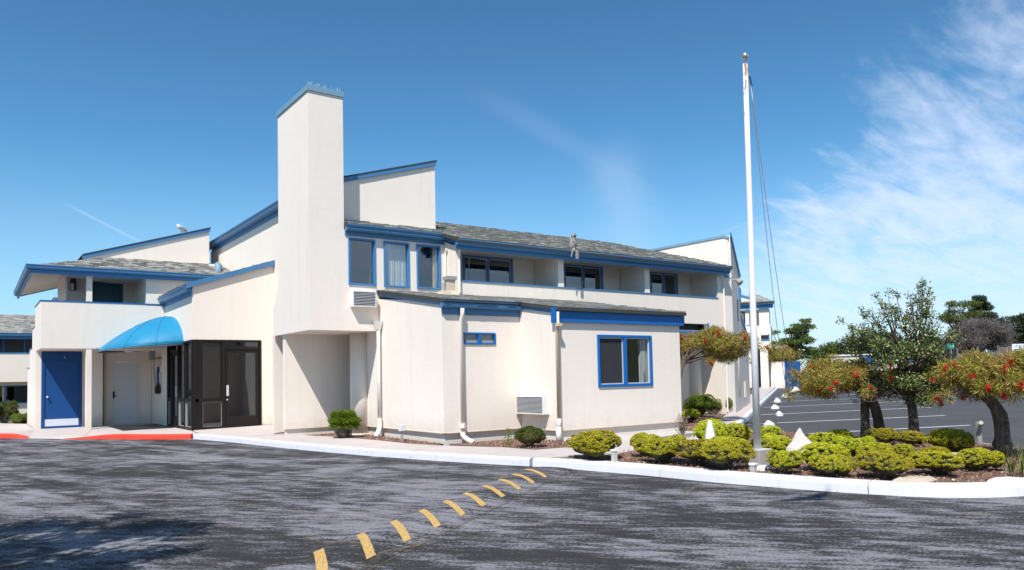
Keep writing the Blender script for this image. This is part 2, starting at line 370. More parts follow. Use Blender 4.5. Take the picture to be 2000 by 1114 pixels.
BOTTLE = island_mat('bottlebrush_leaf', [(0, (.07, .11, .018)), (.28, (.20, .25, .03)), (.52, (.38, .39, .055)), (.70, (.52, .43, .09)), (.82, (.50, .22, .08)), (.93, (.52, .14, .09)), (1, (.38, .27, .16))], .5, .3)
FLOWER = island_mat('bottlebrush_flower', [(0, (.45, .012, .015)), (1, (.75, .05, .04))], .6, .2)
SHRUB = island_mat('glossy_leaf', [(0, (.02, .04, .010)), (.35, (.06, .10, .022)), (.7, (.16, .20, .045)), (.92, (.36, .37, .14)), (1, (.16, .07, .035))], .38, .15, .5)
CYP = island_mat('cypress_leaf', [(0, (.03, .06, .016)), (.5, (.09, .145, .03)), (1, (.19, .25, .05))], .6, .15)
CYPD = island_mat('dark_cypress_leaf', [(0, (.018, .03, .014)), (.6, (.04, .06, .025)), (1, (.075, .095, .04))], .6, .1)
DEAD = island_mat('bare_twig', [(0, (.07, .055, .058)), (.5, (.15, .125, .13)), (1, (.20, .185, .15))], .9)
GRASS = island_mat('dry_grass', [(0, (.18, .16, .07)), (1, (.34, .30, .13))], .8, .2)
BIRDW = paint('white_feather', (.78, .77, .75), .8, .04, .1)
BIRDG = paint('grey_feather', (.26, .27, .29), .8, .1, .1)
OWLM, TO = newmat('owl_paint'); _p = pos(TO)
finish(TO, TO.ramp(TO.noise(_p, 16, 5, .7), [(.36, (.07, .065, .06)), (.5, (.22, .20, .18)), (.64, (.50, .46, .42))]), .7)
POLE, TP = newmat('pole_paint'); _p = pos(TP)
_w = TP.n('ShaderNodeMapRange', {0: TP.math('ADD', TP.noise(TP.mapping(_p, (6, 6, 1)), 2.4, 6, .7), TP.n('ShaderNodeMapRange', {0: TP.n('ShaderNodeSeparateXYZ', {0: _p}).outputs[2], 1: 3.4, 2: 5.9, 3: -.08, 4: .10}).outputs[0]), 1: .63, 2: .69, 3: 0.0, 4: 1.0}).outputs[0]
finish(TP, TP.mix(_w, (.78, .77, .79, 1), (.30, .13, .06, 1)), .45, spec=.4)
BALL, TB = newmat('pole_ball'); finish(TB, TB.mix(TB.noise(pos(TB), 14, 4), (.45, .45, .44, 1), (.72, .71, .69, 1)), .25, spec=.5, metal=.8)
ROPE = paint('rope', (.72, .71, .70), .8, .06, .1)
SIGNW = paint('sign_white', (.78, .79, .82), .5, .04, .3)
SIGNT = paint('sign_ink', (.03, .05, .22), .5, .05, .3)
SIGNG = paint('sign_green', (.03, .24, .16), .5, .06, .3)
WALLFAR = paint('far_wall', (.70, .64, .57), .85, .06, .15)
BLUEFAR = paint('far_blue', (.008, .075, .27), .5, .08, .3)
FENCEM = paint('fence_wood', (.17, .15, .14), .85, .25, .1)

# ------------------------------------------------------------------ ground
def poly(name, pts, z, mat, parent=None, thick=0.0, kind='structure', loc=None, **tags):
    zs = z if hasattr(z, '__len__') else [z]*len(pts)
    P = [(x, y, zz) for (x, y), zz in zip(pts, zs)]
    m = MB()
    if thick: m.prism(P, (0, 0, -thick))
    else: m.add(P, [tuple(range(len(P)))])
    if kind: tags['kind'] = kind
    return m.build(name, mat, parent, loc=loc, **tags)
# ground sheet to the horizon with a low rise beyond the parking lot
def ground():
    xs = np.concatenate([np.linspace(-900, -60, 12), np.linspace(-50, 150, 81), np.linspace(170, 900, 12)])
    ys = np.concatenate([np.linspace(-900, -60, 12), np.linspace(-50, 130, 73), np.linspace(150, 900, 12)])
    def h(x, y):
        dist = math.hypot(x, y); az = math.degrees(math.atan2(y, x))
        sm = lambda t: max(0, min(1, t))**2*(3-2*max(0, min(1, t)))
        r = sm((dist-56)/16)*sm((31-az)/6)*sm((az+60)/20)*2.2 + sm((dist-75)/60)*sm((31-az)/6)*sm((az+60)/20)*1.5
        emb = sm((-14-y)/12)*6.0*sm((x+60)/30)*sm((110-x)/30) if y < -14 else 0
        return -.03+r+emb
    m = MB(); m.v = [(float(x), float(y), h(x, y)) for x in xs for y in ys]; ny = len(ys)
    m.f = [(i*ny+j, (i+1)*ny+j, (i+1)*ny+j+1, i*ny+j+1) for i in range(len(xs)-1) for j in range(ny-1)]
    m.build('ground', DIRT, smooth=True, recalc=False, kind='structure')
ground()
poly('driveway', [(-45, -13), (60, -13), (60, 2), (30, 14), (20, 17), (9, 13), (6, 24), (2, 29), (-2, 40), (-45, 60)], 0.0, ASPH)
LOTPTS = [(11.0, 2.6), (40, -8), (66, 12), (72, 44), (57.5, 40.2), (15.3, 11.9), (14.8, 11), (14.6, 8), (14.2, 5)]
lot = poly('parking_lot', LOTPTS, 0.004, ASPHLOT)
# stall lines: parts of the lot
ends = [((15.1, 10.58), (20.6, 8.838)), ((17.73, 13.41), (24.356, 11.155)), ((21.8, 15.95), (29.148, 13.812)), ((26.2, 19.1), (34.8, 17.13)), ((31.2, 22.3), (39.6, 20.0)), ((36.8, 26.2), (45.0, 23.8)), ((42.5, 30.0), (50.5, 27.6)), ((48.5, 34.1), (56.5, 31.6))]
for a, b in ends:
    A, B = Vector((*a, .008)), Vector((*b, .008)); t = (B-A).normalized(); s = Vector((-t.y, t.x, 0))*.055
    MB().add([A-s, B-s, B+s, A+s], [(0, 1, 2, 3)]).build('stall_line', LINE, lot, recalc=False)
for a, b in [((24, 3.2), (29, 1.6)), ((30, 5.4), (36, 3.4)), ((37, 8.2), (43, 6.2)), ((44, 11), (50, 9))]:
    A, B = Vector((*a, .008)), Vector((*b, .008)); t = (B-A).normalized(); s = Vector((-t.y, t.x, 0))*.055
    MB().add([A-s, B-s, B+s, A+s], [(0, 1, 2, 3)]).build('stall_line', LINE, lot, recalc=False)
# speed bump with slanted stripes
def bump():
    A = Vector((1.2, 5.1, 0)); B = Vector((7.65, 9.62, 0)); L = (B-A).length; t = (B-A)/L; s = Vector((-t.y, t.x, 0)); Wb = .40; H = .042
    def pt(u, w):
        e = min(1, max(0, u/.3), max(0, (L-u)/.3)); c = max(0, math.cos(w/Wb*PI/2)) if abs(w) < Wb else 0
        return A+t*u+s*w+Vector((0, 0, .003+H*c**1.3*e))
    root = thing('speed_bump', 'low asphalt speed bump crossing the driveway with slanted worn yellow stripes', 'speed bump', tuple((A+B)/2))
    m = MB(); nu, nw = 60, 12
    for i in range(nu+1):
        for j in range(nw+1): m.v.append(tuple(pt(L*i/nu, -Wb+2*Wb*j/nw)))
    for i in range(nu):
        for j in range(nw): m.f.append((i*(nw+1)+j, (i+1)*(nw+1)+j, (i+1)*(nw+1)+j+1, i*(nw+1)+j+1))
    m.build('mound', ASPH, root, smooth=True, recalc=False)
    a0 = math.radians(71)
    sd = Vector((math.cos(a0), math.sin(a0), 0)); sk = sd.dot(t)/sd.dot(s)
    cent = [(2.30, 5.83), (2.887, 6.193), (3.421, 6.554), (3.962, 6.910), (4.484, 7.263), (4.970, 7.615), (5.495, 7.995), (6.010, 8.339), (6.512, 8.644), (7.015, 8.962)]
    for cx, cy in cent:
        u0 = (Vector((cx, cy, 0))-A).dot(t); w0 = (Vector((cx, cy, 0))-A).dot(s); n = 12; m = MB()
        R = random.Random(int(cx*100))
        for j in range(n+1):
            w = -.29+.58*j/n; hw = .074+.006*R.uniform(-1, 1)
            for q in (-hw, hw): m.v.append(tuple(pt(u0+w*sk+q, w)+Vector((0, 0, .005))))
        for j in range(n): m.f.append((2*j, 2*j+1, 2*j+3, 2*j+2))
        m.build('stripe', YELLOW, root, recalc=False)
    m = MB()
    for i in range(41):
        u = L*(.02+.955*i/40)
        for w in (-.452, -.440): m.v.append(tuple(pt(u, w)+Vector((0, 0, .002))))
    for i in range(40): m.f.append((2*i, 2*i+1, 2*i+3, 2*i+2))
    m.build('edge_line', EDGE, root, recalc=False)
bump()
# kerbs: pieces between joints
def kerb(name, pts, hs, wid, mat, joints=(), side=1, lift=0):
    root = thing(name, '', '', (pts[0][0], pts[0][1], 0)); del root['label']; del root['category']; root['kind'] = 'structure'
    cuts = [0, *joints, len(pts)-1]
    P = [Vector((x, y, 0)) for x, y in pts]; N = []
    for i in range(len(P)):
        t = (P[min(i+1, len(P)-1)]-P[max(i-1, 0)]).normalized(); N.append(Vector((t.y, -t.x, 0))*-side)
    for a, b in zip(cuts, cuts[1:]):
        m = MB(); prof = lambda h, w: [(0, -.03), (.012, h-.028), (.035, h-.004), (.06, h), (w-.02, h), (w, h-.02), (w, -.03)]
        for i in range(a, b+1):
            q = P[i].copy()
            if i == a and a > 0: q += (P[i+1]-P[i]).normalized()*.011
            w = wid[i] if hasattr(wid, '__len__') else wid
            for d, z in prof(hs[i] if hasattr(hs, '__len__') else hs, w): m.v.append(tuple(q+N[i]*d+Vector((0, 0, z+lift))))
        k = 7
        for i in range(b-a):
            for j in range(k-1): m.f.append((i*k+j, (i+1)*k+j, (i+1)*k+j+1, i*k+j+1))
        m.f.append(tuple(range(k))); m.f.append(tuple((b-a)*k+j for j in range(k-1, -1, -1)))
        m.build('kerb_stone', mat, root)
    return root
def dens(pts, hs=None, step=.5):
    """smooth a polyline by Catmull-Rom"""
    P = [np.array(p, float) for p in pts]; out = []
    for i in range(len(P)-1):
        p0, p1, p2, p3 = P[max(i-1, 0)], P[i], P[i+1], P[min(i+2, len(P)-1)]; n = max(2, int(np.linalg.norm((p2-p1)[:2])/step))
        for k in range(n):
            t = k/n; out.append(.5*((2*p1)+(-p0+p2)*t+(2*p0-5*p1+4*p2-p3)*t*t+(-p0+3*p1-3*p2+p3)*t**3))
    out.append(P[-1]); return out
K1 = [(-3.0, 33, .13), (.2, 27.2, .13), (.9, 26.2, .12), (1.25, 25.6, .02)]
K2 = [(2.05, 24.35, .015), (2.5, 23.85, .06), (3.03, 23.25, .125), (3.7, 22.3, .13), (4.3, 21.65, .13), (4.74, 21.33, .13)]
KG = [(4.78, 21.27), (5.31, 18.75), (5.66, 16.47), (6.2, 13.9), (6.77, 11.86), (7.15, 10.75), (7.46, 9.98)]
KW = [(7.48, 9.92), (7.68, 9.25), (7.97, 7.95), (8.14, 6.69), (8.31, 6.0), (8.5, 5.28), (8.80, 4.5), (9.15, 4.03), (9.65, 3.68), (10.5, 3.3), (11.6, 2.9)]
for k in (K1, K2):
    D_ = dens(k, step=.25); kerb('red_kerb', [(p[0], p[1]) for p in D_], [max(.012, p[2]) for p in D_], .20, RED, joints=(len(D_)//2,))
D_ = dens(KG, step=.4); kerb('pale_kerb', [tuple(p) for p in D_], .13, .17, KERBG, joints=(6, 12, 17, 22))
D_ = dens(KW, step=.3); n_ = len(D_)
kerb('white_kerb', [tuple(p) for p in D_], .13, [.20+.12*min(1, i/3) for i in range(n_)], KERBW, joints=tuple(range(7, n_-4, 8)))
KP = [(15.2, 11.85), (30, 21.75), (53.6, 37.5), (57, 39.8)]
D_ = dens(KP, step=2.5); kerb('path_kerb', [tuple(p) for p in D_], .13, .16, KERBG, joints=tuple(range(2, len(D_)-1, 2)))
KB = [(15.35, 11.75), (14.85, 11.0), (14.95, 10.0), (14.7, 8.7), (14.72, 7.3), (15.3, 6.9), (14.4, 5.4), (13.6, 4.2), (11.7, 2.95)]
D_ = dens(KB, step=.5); kerb('planter_kerb', [tuple(p) for p in D_], .11, .14, KERBW, joints=(5, 10), side=-1)
# walkway slabs
walk = thing('walkway', '', '', (6, 15, .13)); del walk['label']; del walk['category']; walk['kind'] = 'structure'
def slab(pts, z=.126, th=.12, mat=CONC, name='slab'):
    c = np.mean(np.array(pts), 0); q = [tuple(np.array(p)+(c-np.array(p))/np.linalg.norm(c-np.array(p))*.007) for p in pts]
    zs = z if hasattr(z, '__len__') else [z]*len(q)
    MB().prism([(x, y, zz) for (x, y), zz in zip(q, zs)], (0, 0, -th)).build(name, mat, walk, bevel=.006)
slab([(4.95, 21.2), (5.38, 19.2), (6.3, 19.05), (7.3, 19.1), (7.3, 22.6), (5.08, 22.6)], [.126, .126, .15, .19, .19, .15])
prs = [((5.38, 19.2), (6.55, 19.05)), ((5.78, 17.0), (7.12, 17.1)), ((6.1, 15.35), (7.35, 15.5)), ((6.42, 14.0), (7.43, 14.1)), ((6.78, 12.65), (7.62, 13.35)), ((7.0, 11.8), (8.32, 11.9)), ((7.3, 10.9), (8.42, 11.1)), ((7.63, 10.0), (9.2, 11.0))]
for (a, b), (c, d) in zip(prs, prs[1:]): slab([a, c, d, b])
slab([(7.63, 10.0), (9.0, 9.5), (10.0, 9.85), (9.9, 11.1), (9.2, 11.0)])
slab([(10.0, 9.85), (11.9, 10.2), (12.2, 10.75), (11.2, 11.2), (9.9, 11.1)])
slab([(11.9, 10.2), (13.3, 10.85), (15.2, 12.0), (14.7, 12.25), (13.3, 11.4), (12.2, 10.75)])
slab([(9.95, 11.15), (11.2, 11.25), (13.7, 11.7), (13.7, 12.28), (9.95, 12.28)], .118, mat=GREYC)
for i in range(19):
    a, b = i/19, (i+1)/19
    R_ = lambda t: (15.25+(56.9-15.25)*t, 12.05+(40.0-12.05)*t); L_ = lambda t: (14.75+(54.5-14.75)*t, 12.3+(39.9-12.3)*t) if t > .02 else (14.7, 12.27)
    slab([R_(a), R_(b), L_(b), L_(a)])
# apron by the blue and white doors
slab([(-3.0, 33.2), (.35, 27.3), (1.05, 26.2), (1.62, 28.1), (1.62, 32.6), (-1, 38)], [.126, .126, .1, .13, .13, .126])
slab([(1.05, 26.2), (1.3, 25.65), (2.1, 24.4), (2.55, 23.95), (3.05, 26.6), (1.62, 28.1)], [.10, .014, .012, .07, .13, .13])
slab([(2.55, 23.95), (3.12, 23.38), (3.8, 22.45), (4.4, 21.8), (4.9, 21.35), (5.06, 22.6), (5.06, 27), (3.05, 26.6)], [.07, .126, .126, .126, .126, .14, .13, .13])
slab([(1.62, 28.1), (3.05, 26.6), (5.06, 27.0), (5.06, 29), (1.62, 29)], .13)
MB().box(3.6, 5.0, 24.6, 27.4, .134, .146).build('door_mat', BLACK, loc=(4.3, 26, .134), **tagged('flat dark rubber mat on the pavement under the blue canopy', 'door mat'))
# beds
bed = poly('planter_bed', [(7.8, 9.85), (7.98, 9.3), (8.27, 8.0), (8.44, 6.72), (8.6, 6.05), (8.79, 5.36), (9.07, 4.65), (9.4, 4.25), (9.8, 3.95), (10.6, 3.58), (11.7, 3.1), (13.5, 4.3), (14.3, 5.4), (15.2, 6.9), (14.6, 7.25), (14.6, 8.7), (14.85, 10.0), (14.75, 11.0), (15.15, 11.85), (13.3, 10.85), (11.9, 10.2), (10.0, 9.85), (9.0, 9.5)], .115, SOIL, thick=.1)
bed2 = poly('wall_bed', [(6.6, 19.0), (7.12, 17.1), (7.35, 15.5), (7.43, 14.1), (7.62, 13.35), (7.93, 13.55), (7.93, 19)], .122, SOIL, thick=.1)
bed3 = poly('corner_bed', [(7.98, 13.4), (8.32, 11.9), (8.42, 11.1), (9.2, 11.0), (9.92, 11.2), (9.94, 13.45)], .122, SOIL, thick=.1)
bed4 = poly('path_bed', [(13.7, 11.7), (14.7, 12.29), (36, 27.1), (36, 28.5), (20, 16.2), (13.7, 16)], .11, SOIL, thick=.1)
def chips(name, polyp, z, n, smin=.015, smax=.05, mat=CHIPS):
    p = np.array(polyp); lo, hi = p.min(0), p.max(0); pts = []
    while len(pts) < n:
        q = lo+(hi-lo)*rng.random(2); ins = False; j = len(p)-1
        for i in range(len(p)):
            if (p[i, 1] > q[1]) != (p[j, 1] > q[1]) and q[0] < (p[j, 0]-p[i, 0])*(q[1]-p[i, 1])/(p[j, 1]-p[i, 1])+p[i, 0]: ins = not ins
            j = i
        if ins: pts.append(q)
    P = np.column_stack([np.array(pts), z+rng.random(n)*.022]); D = rdir(n); D[:, 2] *= .45
    return quads(name, blades(P, D, rng.uniform(smin, smax, n), rng.uniform(.01, .026, n)), mat, kind='stuff')
BEDP = [(7.95, 9.6), (8.27, 8.0), (8.44, 6.72), (8.79, 5.36), (9.4, 4.25), (10.6, 3.6), (11.7, 3.2), (14.2, 5.4), (14.6, 7.25), (14.7, 10.9), (13.3, 10.7), (10.0, 9.75)]
chips('bark_mulch', BEDP, .117, 16000)
chips('wall_mulch', [(6.75, 18.5), (7.15, 17.1), (7.38, 15.5), (7.46, 14.1), (7.6, 13.5), (7.9, 13.6), (7.9, 18.5)], .124, 2500, .015, .04)
chips('corner_mulch', [(8.2, 13.0), (8.36, 11.9), (8.46, 11.15), (9.2, 11.05), (9.85, 11.3), (9.85, 13.3)], .124, 2600, .015, .045)
chips('path_mulch', [(14.2, 12.1), (14.7, 12.4), (30, 23), (24, 20), (14.2, 15.5)], .113, 3000, .02, .05)

# ------------------------------------------------------------------ main building
BLD = thing('motel_building', 'two storey cream stucco motel with tall square chimney, blue trim and grey shingle roofs', 'motel', (8, 16, 0))
def part(m, name, mat, parent=None, **k): return m.build(name, mat, parent or BLD, **k)
def shingles(parent, O, U, V, poly_uv, w=.25, e=.142, seed=1):
    R = random.Random(seed); O, U, V = Vector(O), Vector(U).normalized(), Vector(V).normalized(); N = U.cross(V); N = N if N.z > 0 else -N
    us = [p[0] for p in poly_uv]; vs = [p[1] for p in poly_uv]; m = MB()
    def inside(x, y):
        c = False; j = len(poly_uv)-1
        for i in range(len(poly_uv)):
            xi, yi = poly_uv[i]; xj, yj = poly_uv[j]
            if (yi > y) != (yj > y) and x < (xj-xi)*(y-yi)/(yj-yi)+xi: c = not c
            j = i
        return c
    v = min(vs)
    while v < max(vs):
        u = min(us)-R.random()*w
        while u < max(us):
            ww = w*R.uniform(.45, 1.25)
            if inside(u+ww*.5, v+e*.5):
                th = R.choice((.008, .010, .024, .030)); dv = R.uniform(-.012, .008) if v > 0 else 0.0; u0, u1 = u+.003, u+ww-.003; uc = u+ww*.5
                for _ in range(6):
                    if not inside(u0, v+e*.5): u0 += (uc-u0)*.3
                    if not inside(u1, v+e*.5): u1 += (uc-u1)*.3
                P = lambda a, b, c: tuple(O+U*a+V*b+N*c)
                m.add([P(u0, v+dv, 0), P(u1, v+dv, 0), P(u1, v+dv, th), P(u0, v+dv, th), P(u0, v+e*1.12, .002), P(u1, v+e*1.12, .002)], [(0, 1, 2, 3), (3, 2, 5, 4), (0, 3, 4), (1, 5, 2)])
            u += ww
        v += e
    if m.f: part(m, 'shingles', SHINGLE, parent, recalc=False, kind='stuff')
def roof(pts, th=.09, seed=1, sh=True, name='roof', parent=None, w=.25, e=.142):
    """sloped slab; pts[0]->pts[1] is the eave"""
    r = part(MB().prism(pts, (0, 0, -th)), name, ROOFBASE, parent)
    if sh:
        O = Vector(pts[0]); U = (Vector(pts[1])-O).normalized(); n = U.cross(Vector(pts[2])-O).normalized(); V = n.cross(U)
        if V.z < 0: V = -V
        uv = [((Vector(p)-O).dot(U), (Vector(p)-O).dot(V)) for p in pts]
        shingles(r, O+n*(.001 if n.z > 0 else -.001), U, V, uv, w, e, seed)
    return r
def gutter(pl, u0, u1, zt, zb, dep=.13, w0=0.0, parent=None, mat=GUTTER):
    prof = [(w0, zb), (w0+dep*.66, zb), (w0+dep*.8, zb+.035), (w0+dep*.86, zt-.05), (w0+dep, zt-.025), (w0+dep, zt), (w0+dep-.012, zt), (w0+dep-.02, zt-.03), (w0, zt-.03)]
    a = [pl(u0, w, z) for w, z in prof]; b = Vector(pl(u1, 0, 0))-Vector(pl(u0, 0, 0))
    return part(MB().prism(a, b), 'gutter', mat, parent)
def fascia(pl, u0, u1, z0, z1, w0=0.0, w1=.035, mat=BLUE, name='fascia', parent=None):
    return part(MB().pb(pl, u0, u1, w0, w1, z0, z1), name, mat, parent, bevel=.004)
def rake(pl, u0, za, u1, zb, h=.14, w0=0.0, w1=.04, mat=BLUE, parent=None):
    a = [pl(u0, w1, za-h), pl(u1, w1, zb-h), pl(u1, w1, zb), pl(u0, w1, za)]
    return part(MB().prism(a, Vector(pl(0, w0, 0))-Vector(pl(0, w1, 0))), 'rake_board', mat, parent)
def gable(pl, pts, t=.16, name='wall', parent=None, mat=STUCCO, **k):
    a = [pl(u, 0, z) for u, z in pts]; return part(MB().prism(a, Vector(pl(0, -t, 0))-Vector(pl(0, 0, 0))), name, mat, parent, **k)
def wall(pl, u0, u1, z0, z1, holes=(), t=.16, parent=None, name='wall', mat=STUCCO, **k): return part(wall_mb(pl, u0, u1, z0, z1, holes, t), name, mat, parent, **k)
def frame_mb(pl, u0, u1, z0, z1, fw, w0, w1):
    m = MB(); m.pb(pl, u0, u0+fw, w0, w1, z0, z1); m.pb(pl, u1-fw, u1, w0, w1, z0, z1); m.pb(pl, u0+fw, u1-fw, w0, w1, z1-fw, z1); m.pb(pl, u0+fw, u1-fw, w0, w1, z0, z0+fw); return m
def window(pl, u0, u1, z0, z1, fw=.05, mat=BLUE, mull=(), glass=GLASS, w0=-.06, w1=.02, screen=None, sash=None, curtain=None, room=2.2, parent=None, frost=False, roommat=ROOM, name='window'):
    m = frame_mb(pl, u0, u1, z0, z1, fw, w0, w1)
    for a, b in mull: m.pb(pl, a, b, w0, w1-.004, z0+fw, z1-fw)
    f = part(m, name, mat, parent, bevel=.004)
    eds = [u0+fw]+[x for a, b in mull for x in (a, b)]+[u1-fw]
    par = f if (parent is None or parent is BLD) else parent
    for i in range(0, len(eds), 2):
        a, b = eds[i], eds[i+1]; k = i//2
        if sash and k in sash:
            part(frame_mb(pl, a+.002, b-.002, z0+fw+.002, z1-fw-.002, .022, -.045, -.012), 'sash', ALU, par)
        part(MB().pb(pl, a, b, -.040, -.034, z0+fw, z1-fw), 'pane', FROST if frost else glass, par)
        if screen is not None and k in screen:
            part(MB().pb(pl, a+.02, b-.02, -.030, -.026, z0+fw+.02, z1-fw-.02), 'insect_screen', SCREEN, par)
        if curtain and k in curtain:
            c0, c1 = curtain[k]; m = MB(); n = 90; rs = random.Random(int(u0*31)); ph = [rs.uniform(.6, 1.5) for _ in range(n+1)]; acc = 0
            cols = []
            for q in range(n+1):
                acc += ph[q]*.95; cols.append((c0+(c1-c0)*q/n, -.13+.028*math.sin(acc)+.01*math.sin(acc*2.3)))
            for q, (uu, ww) in enumerate(cols): m.v += [pl(uu, ww, z0+.02), pl(uu+.01*math.sin(q), ww*1.0, z1-.02)]
            m.f = [(2*q, 2*q+2, 2*q+3, 2*q+1) for q in range(n)]
            part(m, 'curtain', CURTAIN, par, recalc=False, smooth=True)
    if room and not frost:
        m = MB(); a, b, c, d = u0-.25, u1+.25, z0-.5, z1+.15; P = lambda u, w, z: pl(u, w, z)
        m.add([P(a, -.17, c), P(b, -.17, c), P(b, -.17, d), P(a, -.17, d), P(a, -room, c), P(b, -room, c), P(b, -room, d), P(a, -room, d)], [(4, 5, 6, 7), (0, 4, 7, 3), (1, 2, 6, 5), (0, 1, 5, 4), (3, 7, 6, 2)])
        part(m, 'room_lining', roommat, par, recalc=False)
    return f
def downspout(pts, mat, r=.04, parent=None, square=False, n=10):
    return part(MB().tube(pts, r, 4 if square else n), 'downspout', mat, parent, smooth=not square)

# --- lobby wing: single storey, stepped plan under one shed roof
XA, XB, XC = 7.92, 9.91, 13.66; YA, YB, YU, YP = 13.5, 12.2, 16.455, 15.9
rz = lambda y: 3.115+.161*(y-13.35)
SW = (8.417, 9.245, 2.180, 2.436); BW = (11.03, 12.70, 1.205, 2.353)
gable(LP(XA), [(YA+.16, .334), (17.5, .334), (17.5, rz(16.4)-.08), (YA+.16, rz(YA+.16)-.085)])
wall(RP(YA), XA, XB, .334, rz(YA)-.09, [SW])
gable(LP(XB), [(YB+.16, .334), (YA+.15, .334), (YA+.15, rz(YA+.15)-.09), (YB+.16, rz(YB+.16)-.09)])
wall(RP(YB), XB, XC, .334, rz(YB)-.09, [BW])
gable(Pl((XC, 0), (0, 1), (1, 0)), [(YB+.16, .334), (YP, .334), (YP, rz(YP)-.09), (YB+.16, rz(YB+.16)-.09)])
m = MB()
for a in ((XA+.05, XA+.2, YA+.2, 17.5), (XA+.05, XB+.05, YA+.05, YA+.2), (XB+.05, XB+.2, YB+.2, YA+.2), (XB+.05, XC-.05, YB+.05, YB+.2), (XC-.2, XC-.05, YB+.2, YP)): m.box(*a, -.05, .336)
part(m, 'foundation', FOUND)
m = MB()       # weep screed at the foot of the render
m.pb(LP(XA), YA-.012, 17.5, -.05, .012, .326, .340); m.pb(RP(YA), XA-.012, XB, -.05, .012, .327, .341); m.pb(LP(XB), YB-.012, YA, -.05, .012, .326, .340); m.pb(RP(YB), XB-.012, XC+.01, -.05, .012, .327, .341)
part(m, 'screed_strip', BEIGEPIPE)
m = MB(); m.pb(RP(YA), 9.262, 9.272, -.01, .003, .345, rz(YA)-.1); part(m, 'control_joint', STUCCO)
window(RP(YA), *SW, fw=.035, mat=BRIGHT, mull=[(8.795, 8.86)], frost=True, w1=.025)
window(RP(YB), *BW, fw=.058, mat=BRIGHT, mull=[(11.81, 11.90)], screen={0}, sash={0, 1}, curtain={1: (12.44, 12.64)}, glass=GLASS, w1=.03)
RA, RB, RC, RD = (XA-.07, 13.35), (9.84, 13.35), (9.84, 12.05), (13.76, 12.05)
lr = part(MB().prism([(x, y, rz(y)) for x, y in [RA, RB, RC, RD, (13.76, YP), (9.74, YP), (9.74, YU), (XA-.07, YU)]], (0, 0, -.075)), 'roof', ROOFBASE)
sv = Vector((0, 1, .161)).normalized(); s_ = 1/sv.y
shingles(lr, (XA-.07, 12.05, rz(12.05)+.001), (1, 0, 0), sv, [(0, 1.3*s_), (1.99, 1.3*s_), (1.99, 0), (5.91, 0), (5.91, 3.85*s_), (1.89, 3.85*s_), (1.89, 4.4*s_), (0, 4.4*s_)], seed=3)
rake(LP(XA), 13.37, rz(13.37)-.076, YU, rz(YU)-.076, .07, -.002, .035, GUTTER)
rake(LP(XB), 12.07, rz(12.07)-.076, 13.36, rz(13.36)-.076, .07, -.002, .035, GUTTER)
fascia(RP(YA), XA-.02, XB-.01, 2.80, 3.03, 0, .03, GUTTER)
gutter(RP(YA), XA-.06, XB-.005, 3.105, 2.94, .13, .031)
fascia(RP(YB), XB-.05, 13.74, 2.60, 2.86, .0, .075, BRIGHT)
fascia(RP(YB), XB-.055, 13.745, 2.862, 2.925, .0, .115, BRIGHT)
part(MB().pb(LP(9.842), YB-.08, YB+.06, 0, .03, 2.58, 2.9), 'fascia', BRIGHT)
part(MB().pb(Pl((13.745, 0), (0, 1), (1, 0)), YB-.07, YP, 0, .03, 2.66, 2.90), 'fascia', BLUE)
# conductor head and pipes on the lobby walls
m = MB(); y0 = 16.34
m.hexa([(XA-.14, y0-.045, 2.65), (XA-.05, y0-.045, 2.65), (XA-.05, y0+.045, 2.65), (XA-.14, y0+.045, 2.65), (XA-.19, y0-.09, 2.86), (XA-.004, y0-.09, 2.86), (XA-.004, y0+.09, 2.86), (XA-.19, y0+.09, 2.86)])
dh = part(m, 'conductor_head', PVC)
d = downspout([(XA-.09, y0, 2.66), (XA-.09, y0, .50)], PVC, .042); part(MB().tube([(XA-.09, y0, .56), (XA-.09, y0, .44)], .062), 'pipe_collar', PVC, d)
part(MB().tube([(XA-.09, y0, .46), (XA-.10, y0-.02, .34), (XA-.17, y0-.10, .24), (XA-.26, y0-.16, .145)], [.058, .06, .06, .062]), 'pipe_elbow', PVC, d, smooth=True)
x0 = 8.34
d = downspout([(x0, YA-.12, 2.93), (x0, YA-.12, 2.80), (x0, YA-.06, 2.70), (x0, YA-.06, .40)], PVC, .043)
for z in (.47, .30): part(MB().tube([(x0, YA-.06, z+.05), (x0, YA-.06, z-.04)], .060), 'pipe_collar', PVC, d)
part(MB().tube([(x0, YA-.06, .30), (x0+.01, YA-.08, .24), (x0+.05, YA-.20, .17), (x0+.10, YA-.30, .14)], .055), 'pipe_elbow', PVC, d, smooth=True)
x0 = XB-.055
m = MB(); m.box(x0-.06, x0+.045, YB-.20, YB-.10, 2.50, 2.56); part(m, 'pipe_offset', BEIGEPIPE)
d = downspout([(x0-.01, YB-.135, 2.80), (x0-.01, YB-.135, 2.52)], PVC, .036, square=True)
d = downspout([(x0, YB-.12, 2.54), (x0+.02, YB-.06, 2.45), (x0+.02, YB-.06, .56)], BEIGEPIPE, .042)
part(MB().tube([(x0+.02, YB-.06, .58), (x0+.0, YB-.07, .50), (x0-.02, YB-.08, .40)], .05), 'pipe_elbow', PVC, d, smooth=True)
part(MB().tube([(x0-.02, YB-.08, .42), (x0-.02, YB-.08, .10)], .058), 'pipe_stub', PVC, d, smooth=True)
